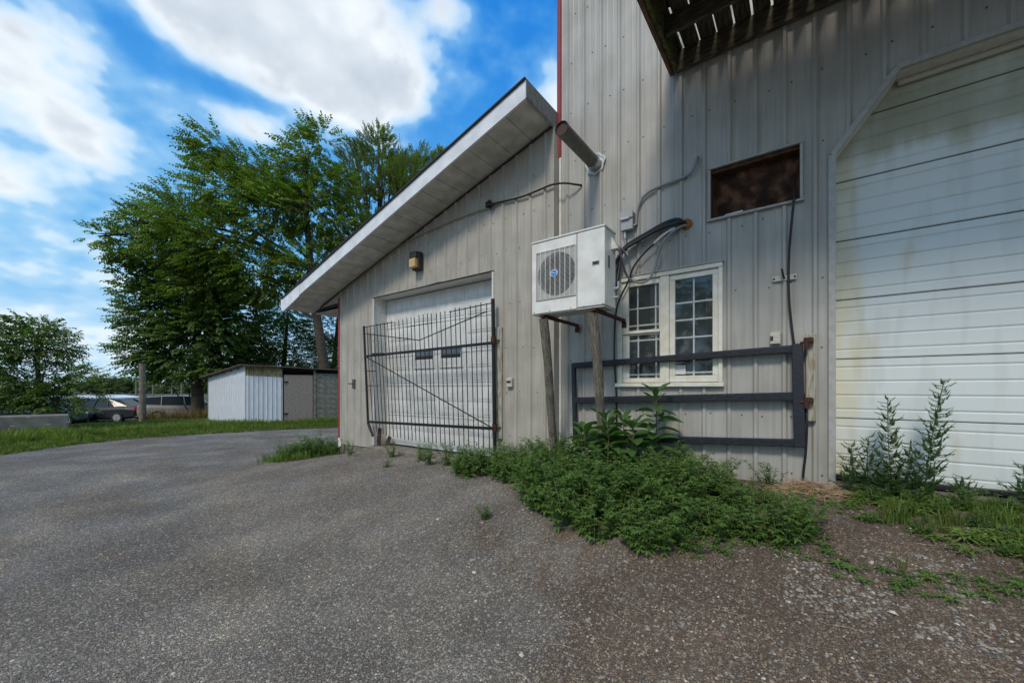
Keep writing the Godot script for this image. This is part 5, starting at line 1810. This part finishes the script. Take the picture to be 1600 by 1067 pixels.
	tree("yard_tree", "second tree across the yard mirrored in the window panes", Vector3(-10.0, 0, 18.0), [[Vector3(-10, 0, 18), 0.3], [Vector3(-10, 3, 18), 0.22], [Vector3(-10, 7, 18), 0.08]],
		lobes_of([[-10, 6.5, 18, 2.6], [-12, 5.0, 18.5, 2.3], [-8, 5.0, 17.6, 2.3], [-10, 3.6, 17.2, 2.2], [-12.4, 3.0, 18, 1.8], [-7.6, 2.8, 18, 1.8]]), "leaf_linden", 60.0, [0.62, 9, 0.16, 0.11], 371, "trees across the yard")
	# far tree line
	var n := 0
	for q in [[-219.0, -21.0, 5.6, 4.0, "leftmost far tree on the horizon, just right of the small tree"], [-214.0, -24.0, 7.6, 5.0, "tallest rounded far tree on the horizon"], [-209.0, -27.5, 6.4, 4.6, "far tree on the horizon above the black sedan's roof"], [-204.0, -31.0, 6.6, 4.6, "far tree on the horizon just left of the wooden post"], [-198.0, -35.5, 5.0, 4.2, "far tree on the horizon just right of the wooden post"], [-192.0, -40.0, 5.2, 4.4, "far tree on the horizon above the beige wagon"], [-186.0, -44.5, 5.0, 4.2, "far tree on the horizon above the wagon's rear end"], [-180.0, -49.0, 5.2, 4.4, "far tree on the horizon close to the white shed"]]:
		var b := Vector3(q[0], -0.7, q[1])
		var h: float = q[2]
		var w: float = q[3]
		tree("far_tree", q[4], b, [[b, 0.4], [b + Vector3(0, h * 0.6, 0), 0.2]], [[b + Vector3(0, h * 0.55, 0), w * 0.55], [b + Vector3(w * 0.4, h * 0.4, -w * 0.5), w * 0.45], [b + Vector3(-w * 0.4, h * 0.42, w * 0.5), w * 0.45], [b + Vector3(0, h * 0.8, 0), w * 0.4]], "leaf_far", 22.0, [1.5, 8, 0.7, 0.5], 400 + n, "trees on the horizon", 0.2)
		n += 1

# ------------------------------------------------------------------ weeds
func weed_mesh(sd: int, stems: int, height: float) -> Array:
	var r := RandomNumberGenerator.new()
	r.seed = sd
	var st := MB.new()
	var lf := MB.new()
	for s in stems:
		var a := r.randf() * TAU
		var lean := r.randf_range(0.15, 0.75)
		var h := height * r.randf_range(0.6, 1.1)
		var root := Vector3(cos(a), 0, sin(a)) * r.randf_range(0.0, 0.07)
		var dir := Vector3(cos(a) * lean, 1, sin(a) * lean).normalized()
		var p := [root - Vector3(0, 0.03, 0), root + dir * h * 0.5 + Vector3(0, 0.03, 0), root + dir * h]
		st.tube(curve(p, 3), [0.004, 0.0035, 0.003, 0.003, 0.0025, 0.002, 0.0015], 4, false)
		var n := int(24 * h / 0.35)
		for i in n:
			var f := 0.12 + 0.88 * (i + r.randf()) / n
			var at := (p[0] as Vector3).lerp(p[2], f) + Vector3(0, 0.03 * sin(f * PI), 0)
			var b := r.randf() * TAU
			var d := Vector3(cos(b), r.randf_range(-0.1, 0.7), sin(b)).normalized()
			var side := d.cross(Vector3.UP).normalized()
			var ll := lerpf(0.080, 0.042, f) * r.randf_range(0.8, 1.3)
			var k := r.randf_range(0.7, 1.15) * (1.45 if f > 0.8 else 1.0)
			lf.col = Color(k * r.randf_range(0.9, 1.15), k, k * 0.9)
			# a divided leaf: middle lobe and two side lobes
			lf.leaf(at, d, side, ll, ll * 0.34, 0.15, 0.25)
			var m := at + d * ll * 0.3
			lf.leaf(m, (d + side * 0.9).normalized(), (d + side * 0.9).normalized().cross(Vector3.UP).normalized(), ll * 0.55, ll * 0.22, 0.1, 0.2)
			lf.leaf(m, (d - side * 0.9).normalized(), (d - side * 0.9).normalized().cross(Vector3.UP).normalized(), ll * 0.55, ll * 0.22, 0.1, 0.2)
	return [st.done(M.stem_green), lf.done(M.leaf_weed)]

func weed(kinds: Array, i: int, x: float, z: float, s: float, label: String, group: String) -> void:
	var t := thing("mugwort_weed", label, "weed", on(x, z, -0.01), group)
	t.rotation.y = rng.randf() * TAU
	t.scale = Vector3(s, s * rng.randf_range(0.85, 1.1), s)
	meta(part(t, "stems", kinds[i][0]), "", "", "", "stuff")
	meta(part(t, "foliage", kinds[i][1]), "", "", "", "stuff")

func big_leaf(m: Material, l: float, w: float, curl: float) -> ArrayMesh:
	var mb := MB.new()
	var prof := [0.0, 0.45, 0.82, 0.99, 1.0, 0.92, 0.68, 0.1]
	for i in 7:
		var z0 := l * i / 7.0
		var z1 := l * (i + 1) / 7.0
		var y0 := -curl * pow(i / 7.0, 2.0) * l
		var y1 := -curl * pow((i + 1) / 7.0, 2.0) * l
		for s in [-1.0, 1.0]:
			var a := Vector3(0, y0, z0 + 0.012)
			var b := Vector3(s * w * 0.5 * prof[i], y0 + 0.22 * w * prof[i], z0 + 0.012)
			var c := Vector3(s * w * 0.5 * prof[i + 1], y1 + 0.22 * w * prof[i + 1], z1 + 0.012)
			var d := Vector3(0, y1, z1 + 0.012)
			mb.quad_n(a, b, c, d, Vector3.UP)
	mb.tube([Vector3.ZERO, Vector3(0, -0.001, 0.02), Vector3(0, -curl * l * 0.5 - 0.001, l * 0.7)], [0.003, 0.0025, 0.001], 4, false)
	return mb.done(m)

func build_weeds() -> void:
	var kinds := [weed_mesh(1, 9, 0.34), weed_mesh(2, 11, 0.30), weed_mesh(3, 8, 0.40), weed_mesh(4, 10, 0.26)]
	var poly := PackedVector2Array([Vector2(-3.3, 0.35), Vector2(-3.75, 0.75), Vector2(-3.35, 1.0), Vector2(-2.75, 1.0), Vector2(-2.35, 1.15), Vector2(-2.05, 1.45), Vector2(-1.4, 1.72), Vector2(-0.9, 1.80), Vector2(-0.4, 1.55), Vector2(0.05, 1.22), Vector2(0.05, 1.02), Vector2(-0.3, 0.78), Vector2(-0.75, 0.55), Vector2(-1.1, 0.30), Vector2(-2.0, 0.22), Vector2(-2.7, 0.25)])
	var n := 0
	var tries := 0
	var spots := []
	while n < 120 and tries < 5000:
		tries += 1
		var p := Vector2(rng.randf_range(-3.9, 0.2), rng.randf_range(0.15, 2.0))
		if not Geometry2D.is_point_in_polygon(p, poly):
			continue
		var ok := true
		for s in spots:
			if p.distance_to(s) < 0.125:
				ok = false
		if not ok:
			continue
		spots.append(p)
		weed(kinds, n % 4, p.x, p.y, rng.randf_range(0.95, 1.4) * (0.72 if p.x > -0.7 else 1.0) * (0.8 if p.x < -2.6 else 1.0) * (0.6 if p.x > -2.2 and p.x < -1.1 and p.y < 0.8 else 1.0), "leafy green mugwort weed in the thicket below the blue gate", "mugwort thicket below the blue gate")
		n += 1
	var single := [[-2.30, 1.78, 0.45, "tiny weed sprig alone on the gravel left of the thicket"], [-5.45, 0.42, 0.75, "weed clump at the middle of the garage door sill"], [-4.75, 0.45, 0.85, "weed clump at the right half of the garage door sill"], [-6.35, 0.62, 0.75, "weed clump at the left corner of the garage door"], [-4.35, 0.62, 0.85, "weed clump below the gate's hinge side"], [-4.05, 0.55, 0.95, "weed clump against the annex wall below the hinge board"], [-4.9, 0.95, 0.4, "low weed on the dirt before the garage door"], [-0.65, 0.25, 0.8, "upright weed against the wall under the blue gate's lowest rail"], [-1.0, 0.22, 0.95, "tall weed against the wall right of the milkweeds"], [-0.25, 0.25, 0.75, "weed at the wall just left of the straw heap"]]
	for s in single:
		weed(kinds, 2, s[0], s[1], s[2], s[3], "")
	for i in 16:
		var a := i * 2.4
		var q := 0.72 * sqrt((i + 0.5) / 16.0)
		weed(kinds, i % 3, -8.0 + cos(a) * q * 0.7, 0.45 + sin(a) * q * 0.85, rng.randf_range(0.9, 1.2) * (1.35 - 0.7 * q), "leafy weed in the clump round the red-edged annex corner", "weeds at the annex corner")
	# milkweeds with broad paired leaves
	var leaves := [big_leaf(M.leaf_milkweed, 0.20, 0.115, 0.25), big_leaf(M.leaf_milkweed, 0.18, 0.10, 0.5), big_leaf(M.leaf_milkweed, 0.14, 0.06, 0.1)]
	var mk := [[-2.02, 0.36, 0.44, 0.0, "shortest milkweed with a yellowing leaf, nearest the annex"], [-1.80, 0.30, 0.62, 0.6, "milkweed with broad leaves in front of the wooden prop"], [-1.60, 0.30, 0.60, 1.1, "bushy milkweed right of the wooden prop"], [-1.28, 0.26, 0.86, 0.3, "tallest milkweed reaching the blue gate's middle rail"], [-1.45, 0.50, 0.55, 1.9, "low milkweed in front of the tallest one"], [-1.68, 0.52, 0.58, 2.6, "low milkweed in front of the bushy one"], [-1.93, 0.55, 0.50, 0.9, "broad milkweed low in front of the wooden prop"]]
	for q in mk:
		var t := thing("milkweed", q[4], "plant", on(q[0], q[1], -0.01), "milkweeds by the blue gate")
		var h: float = q[2]
		var lean := Vector3(rng.randf_range(-0.08, 0.08), 1, rng.randf_range(0.0, 0.12))
		var mb := MB.new()
		mb.tube(curve([Vector3(0, -0.03, 0), lean * h * 0.5 + Vector3(0.01, 0, 0), lean * h], 4), [0.008, 0.007, 0.006, 0.005], 7)
		part(t, "stem", mb.done(M.stem_red))
		var pairs := int(h / 0.06)
		for k in pairs:
			var f := 0.22 + 0.78 * (k + 1.0) / pairs
			for s in 2:
				var a: float = q[3] + k * PI / 2.0 + s * PI + rng.randf_range(-0.25, 0.25)
				var tip := f > 0.88
				var up := rng.randf_range(0.15, 0.4) if not tip else rng.randf_range(0.8, 1.3)
				var d := Vector3(sin(a), up, cos(a)).normalized()
				var b := Basis.looking_at(-d, Vector3.UP) * Basis(Vector3(0, 0, 1), rng.randf_range(-0.4, 0.4))
				var sc := rng.randf_range(0.95, 1.3)
				var o := part(t, "leaf", leaves[2 if tip else (k + s) % 2], Transform3D(b.scaled(Vector3(sc, sc, sc)), lean * h * f))
				if q[3] == 0.0 and tip and s == 0:
					var y := paint("leaf_yellow", lin(0.30, 0.30, 0.05), 0.6)
					o.material_override = y
					meta(o, "yellowing leaf", "")
	# thistles by the big door
	var tl := MB.new()
	for i in 5:
		var z0 := 0.02 * i
		for s in [-1.0, 1.0]:
			var wv := 0.016 * (1.0 - i / 6.0)
			tl.tri(Vector3(0, 0, z0), Vector3(s * (wv + 0.012), 0.006, z0 + 0.016), Vector3(0, -0.002, z0 + 0.022))
	tl.leaf(Vector3(0, 0, 0), Vector3(0, 0, 1), Vector3(1, 0, 0), 0.125, 0.022, 0.2, 0.25)
	var tleaf := tl.done(M.leaf_thistle)
	var th := [[0.30, 0.16, 0.42, "short leafy thistle at the foot of the big door's jamb"], [0.42, 0.14, 0.48, "leafy thistle next to the one at the jamb"], [0.56, 0.13, 0.80, "tall thistle with drooping tip against the white door"], [0.72, 0.15, 0.92, "tallest thistle with a yellow flower against the white door"], [0.64, 0.20, 0.46, "half-height thistle between the two tall ones"], [0.50, 0.25, 0.30, "low thistle in front of the tall ones"], [1.22, 0.14, 0.34, "small thistle at the right edge before the white door"], [0.92, 0.16, 0.22, "smallest thistle at the foot of the white door"]]
	for q in th:
		var t := thing("thistle", q[3], "plant", on(q[0], q[1], -0.01), "thistles by the big door")
		var h: float = q[2]
		var lean := Vector3(rng.randf_range(-0.05, 0.15), 1, rng.randf_range(0.0, 0.08))
		var mb := MB.new()
		mb.tube(curve([Vector3(0, -0.03, 0), lean * h * 0.5 + Vector3(-0.012, 0, 0), lean * h], 4), [0.006, 0.005, 0.0045, 0.004, 0.003], 6)
		part(t, "stem", mb.done(M.stem_green))
		var c := int(h / 0.013)
		for k in c:
			var f := 0.06 + 0.94 * (k + 0.5) / c
			var a := k * 2.4 + rng.randf_range(-0.3, 0.3)
			var d := Vector3(sin(a), rng.randf_range(0.1, 0.7), cos(a)).normalized()
			var sc := lerpf(1.5, 0.6, f) * rng.randf_range(0.8, 1.25)
			part(t, "leaf", tleaf, Transform3D(Basis.looking_at(-d, Vector3.UP).scaled(Vector3(sc, sc, sc)), lean * h * f))
		if h > 0.9:
			mb = MB.new()
			for k in 6:
				mb.leaf(lean * h, Vector3(cos(k), 0.6, sin(k)).normalized(), Vector3(-sin(k), 0, cos(k)), 0.03, 0.012)
			part(t, "flower", mb.done(M.petal_yellow))
	# ground cover at the door: low rosettes and grass-like leaves
	var where := []
	var tints := []
	var low := MB.new()
	for k in 9:
		var a := TAU * k / 9.0
		low.leaf(Vector3(0, 0.004, 0), Vector3(cos(a), 0.35 + 0.2 * (k % 3), sin(a)).normalized(), Vector3(-sin(a), 0, cos(a)), 0.10 + 0.02 * (k % 2), 0.026, 0.2, 0.35)
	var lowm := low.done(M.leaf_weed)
	var fn := FastNoiseLite.new()
	fn.seed = 4
	fn.frequency = 1.4
	for i in 1500:
		var x := rng.randf_range(0.25, 2.3)
		var z := rng.randf_range(0.1, 1.45)
		var dens := fn.get_noise_2d(x, z) + 0.35 - 0.55 * ss(0.2, 1.4, z) + 0.3 * ss(0.4, 1.4, x)
		if dens < rng.randf_range(0.0, 0.5):
			continue
		var s := rng.randf_range(0.35, 1.0)
		where.append(Transform3D(Basis(Vector3.UP, rng.randf() * TAU).scaled(Vector3(s, s * rng.randf_range(0.7, 1.3), s)), on(x, z)))
		var tn := rng.randf_range(0.8, 1.3)
		tints.append(Color(tn * 1.2, tn, tn))
	meta(copies(self, "ground_cover", lowm, where, tints), "low green plantain and dandelion leaves spreading before the big door", "ground cover", "", "stuff")
	where = []
	tints = []
	for i in 900:
		var x := rng.randf_range(-1.0, 1.9)
		var z := rng.randf_range(0.5, 1.6)
		if fn.get_noise_2d(x * 1.3 + 30.0, z * 1.3) < 0.05:
			continue
		var s := rng.randf_range(0.25, 0.6)
		where.append(Transform3D(Basis(Vector3.UP, rng.randf() * TAU).scaled(Vector3(s, s, s)), on(x, z)))
		var tn := rng.randf_range(0.7, 1.1)
		tints.append(Color(tn, tn, tn))
	meta(copies(self, "ground_cover", lowm, where, tints), "sparse small weeds creeping over the bare earth", "ground cover", "", "stuff")
	where = []
	tints = []
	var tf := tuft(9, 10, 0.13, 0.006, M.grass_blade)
	for i in 1100:
		var x := rng.randf_range(0.42, 2.2)
		var z := rng.randf_range(0.1, 1.5)
		if fn.get_noise_2d(x * 1.1 + 12.0, z * 1.1 - 3.0) + 0.25 - 0.2 * z < rng.randf_range(0.0, 0.45):
			continue
		var s := rng.randf_range(0.4, 1.2)
		where.append(Transform3D(Basis(Vector3.UP, rng.randf() * TAU).scaled(Vector3(s, s, s)), on(x, z, -0.005)))
		var tn := rng.randf_range(0.6, 1.1)
		tints.append(Color(tn * rng.randf_range(0.8, 1.2), tn, tn))
	meta(copies(self, "grass", tf, where, tints), "thin grass tufts on the earth before the big door", "grass", "", "stuff")
	var near_door := 0
	for q in [[0.40, 0.42, 0.5], [0.62, 0.36, 0.55], [0.85, 0.34, 0.6], [1.08, 0.30, 0.55], [1.3, 0.36, 0.6], [0.55, 0.62, 0.42], [0.85, 0.7, 0.4], [1.15, 0.72, 0.45], [0.6, 0.95, 0.34], [0.9, 1.05, 0.34], [1.25, 1.0, 0.4], [0.75, 0.5, 0.42], [1.0, 0.9, 0.36], [0.35, 0.85, 0.3]]:
		weed(kinds, near_door % 4, q[0], q[1], q[2], "low leafy weed on the earth before the big white door", "low weeds before the big door")
		near_door += 1
	# straw heap
	where = []
	tints = []
	var blade := MB.new()
	blade.tube([Vector3(0, 0, -0.12), Vector3(0.012, 0.014, -0.03), Vector3(0.004, 0.012, 0.05), Vector3(-0.012, 0, 0.12)], [0.0014, 0.002, 0.0018, 0.001], 4, false)
	var sm := blade.done(M.straw)
	for i in 900:
		var d := Vector2(rng.randfn() * 0.125, rng.randfn() * 0.10)
		var x := 0.02 + d.x
		var z := maxf(0.30 + d.y, 0.075)
		var top := 0.085 * exp(-d.length_squared() * 40.0)
		var s := rng.randf_range(0.5, 1.15)
		where.append(Transform3D((Basis(Vector3.UP, rng.randf() * TAU) * Basis(Vector3.RIGHT, rng.randf_range(-0.4, 0.4))).scaled(Vector3(s, s, s)), on(x, z, 0.005 + rng.randf() * top)))
		var tn := rng.randf_range(0.55, 1.3)
		tints.append(Color(tn, tn * rng.randf_range(0.85, 1.0), tn * 0.9))
	meta(copies(self, "straw_heap", sm, where, tints), "heap of dry straw at the wall below the blue gate's hinge post", "straw", "", "stuff")
	where = []
	for i in 150:
		var x := rng.randf_range(-1.2, 1.2)
		var z := rng.randf_range(0.6, 3.0)
		var s := rng.randf_range(0.2, 0.7)
		where.append(Transform3D(Basis(Vector3.UP, rng.randf() * TAU).scaled(Vector3(s, s, s)), on(x, z, 0.004)))
	meta(copies(self, "straw_litter", sm, where), "loose straw bits scattered on the bare earth", "straw", "", "stuff")

# ------------------------------------------------------------------ grass
func tuft(sd: int, blades: int, h: float, w: float, m: Material) -> ArrayMesh:
	var r := RandomNumberGenerator.new()
	r.seed = sd
	var mb := MB.new()
	for i in blades:
		var a := r.randf() * TAU
		var lean := r.randf_range(0.1, 0.8)
		var d := Vector3(cos(a), 0, sin(a))
		var s := Vector3(-sin(a), 0, cos(a)) * w * 0.5
		var b := d * r.randf_range(0.0, 0.05)
		var hh := h * r.randf_range(0.55, 1.1)
		var p1 := b + Vector3(0, hh * 0.55, 0) + d * lean * hh * 0.25
		var p2 := b + Vector3(0, hh * 0.9, 0) + d * lean * hh * 0.8
		var k := r.randf_range(0.75, 1.25)
		mb.col = Color(k, k, k)
		mb.quad(b - s, b + s, p1 + s * 0.8, p1 - s * 0.8)
		mb.tri(p1 - s * 0.8, p1 + s * 0.8, p2)
	return mb.done(m)

func build_grass() -> void:
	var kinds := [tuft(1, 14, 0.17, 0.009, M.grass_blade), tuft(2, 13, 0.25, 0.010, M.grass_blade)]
	var fn := FastNoiseLite.new()
	fn.seed = 14
	fn.frequency = 0.5
	for k in 2:
		var where := []
		var tints := []
		var r := RandomNumberGenerator.new()
		r.seed = 600 + k
		for i in 26000:
			var z := r.randf_range(-9.0, 7.0)
			var vx := verge_x(z)
			var x := vx - 7.5 * pow(r.randf(), 1.5) + 0.15
			var nn := fn.get_noise_2d(x, z)
			if vx - x < 0.35 + 0.5 * fn.get_noise_2d(x * 3.0, z * 3.0) and r.randf() < 0.75:
				continue
			var s := r.randf_range(0.6, 1.1) * (1.0 + 0.5 * nn) * (0.62 if vx - x < 0.9 else 1.0) * (0.7 if x < -17.0 else 1.0) * (1.35 if z > 2.6 and x > -16.6 and x < -15.0 else 1.0)
			if x < -16.0 and z < -1.1 and z > -6.5 and x > -19.6:
				continue
			where.append(Transform3D(Basis(Vector3.UP, r.randf() * TAU).scaled(Vector3(s, s, s)), on(x, z, -0.01)))
			var tn := r.randf_range(0.7, 1.2) * (1.0 + 0.3 * nn)
			tints.append(Color(tn * r.randf_range(0.85, 1.25), tn, tn * 0.9))
		meta(copies(self, "grass", kinds[k], where, tints), ["short green grass along the far edge of the gravel", "longer green grass on the verge before the parked cars"][k], "grass", "", "stuff")
	# tall dry dock in front of the wagon
	var where := []
	var tints := []
	var dry := tuft(5, 9, 0.75, 0.02, M.dry_stalk)
	for i in 260:
		var x := rng.randf_range(-25.0, -20.5)
		var z := rng.randf_range(-2.0, 0.3)
		var s := rng.randf_range(0.7, 1.3)
		where.append(Transform3D(Basis(Vector3.UP, rng.randf() * TAU).scaled(Vector3(s, s * 0.8, s)), on(x, z)))
		var tn := rng.randf_range(0.6, 1.2)
		tints.append(Color(tn, tn * rng.randf_range(0.8, 1.5), tn))
	meta(copies(self, "dry_weeds", dry, where, tints), "tall reddish dry weeds in front of the beige wagon", "weeds", "", "stuff")
	# clump at the annex corner
	where = []
	tints = []
	for i in 520:
		var a := rng.randf() * TAU
		var q := sqrt(rng.randf())
		var x := -8.0 + cos(a) * q * 0.62 + 0.12 * rng.randfn()
		var z := 0.45 + sin(a) * q * 0.75 + 0.16 * rng.randfn()
		if x > -7.5 and z < 0.2:
			continue
		var s := rng.randf_range(0.35, 1.15) * (1.35 - 0.75 * q)
		where.append(Transform3D(Basis(Vector3.UP, rng.randf() * TAU).scaled(Vector3(s, s, s)), on(x, z, -0.01)))
		var tn := rng.randf_range(0.75, 1.25)
		tints.append(Color(tn, tn, tn))
	meta(copies(self, "grass_clump", kinds[1], where, tints), "tall grass clump growing round the red-edged corner of the annex", "grass", "", "stuff")
	# wild carrot with white umbels
	var spots := [[-7.75, 0.75, 0.30], [-8.0, 0.65, 0.34], [-8.05, 0.3, 0.36], [-7.8, 0.35, 0.36], [-8.2, 0.8, 0.28], [-15.6, 3.7, 0.62], [-15.9, 3.0, 0.45], [-16.0, 3.35, 0.40], [-15.5, 3.95, 0.42], [-16.2, 1.6, 0.5], [-16.0, -0.4, 0.45]]
	var n := 0
	for q in spots:
		var corner := n < 5
		var t := thing("wild_carrot", "white flowered wild carrot in the grass at the annex corner" if corner else "white flowered wild carrot in the roadside grass by the concrete block", "flower", on(q[0], q[1], -0.01), "wild carrots at the annex corner" if corner else "wild carrots on the verge")
		var h: float = q[2]
		var mb := MB.new()
		mb.tube([Vector3(0, -0.02, 0), Vector3(0.02, h * 0.6, 0), Vector3(0.03, h, 0.01)], [0.004, 0.003, 0.002], 5)
		part(t, "stem", mb.done(M.stem_green))
		mb = MB.new()
		for k in 16:
			var a := k * 2.4
			var q2 := 0.032 * sqrt(k / 16.0)
			var p := Vector3(0.03 + cos(a) * q2, h + 0.012 + 0.08 * q2, 0.01 + sin(a) * q2)
			mb.box(p, Vector3(0.008, 0.006, 0.008), Basis(Vector3.UP, a))
		part(t, "umbel", mb.done(M.petal_white))
		n += 1
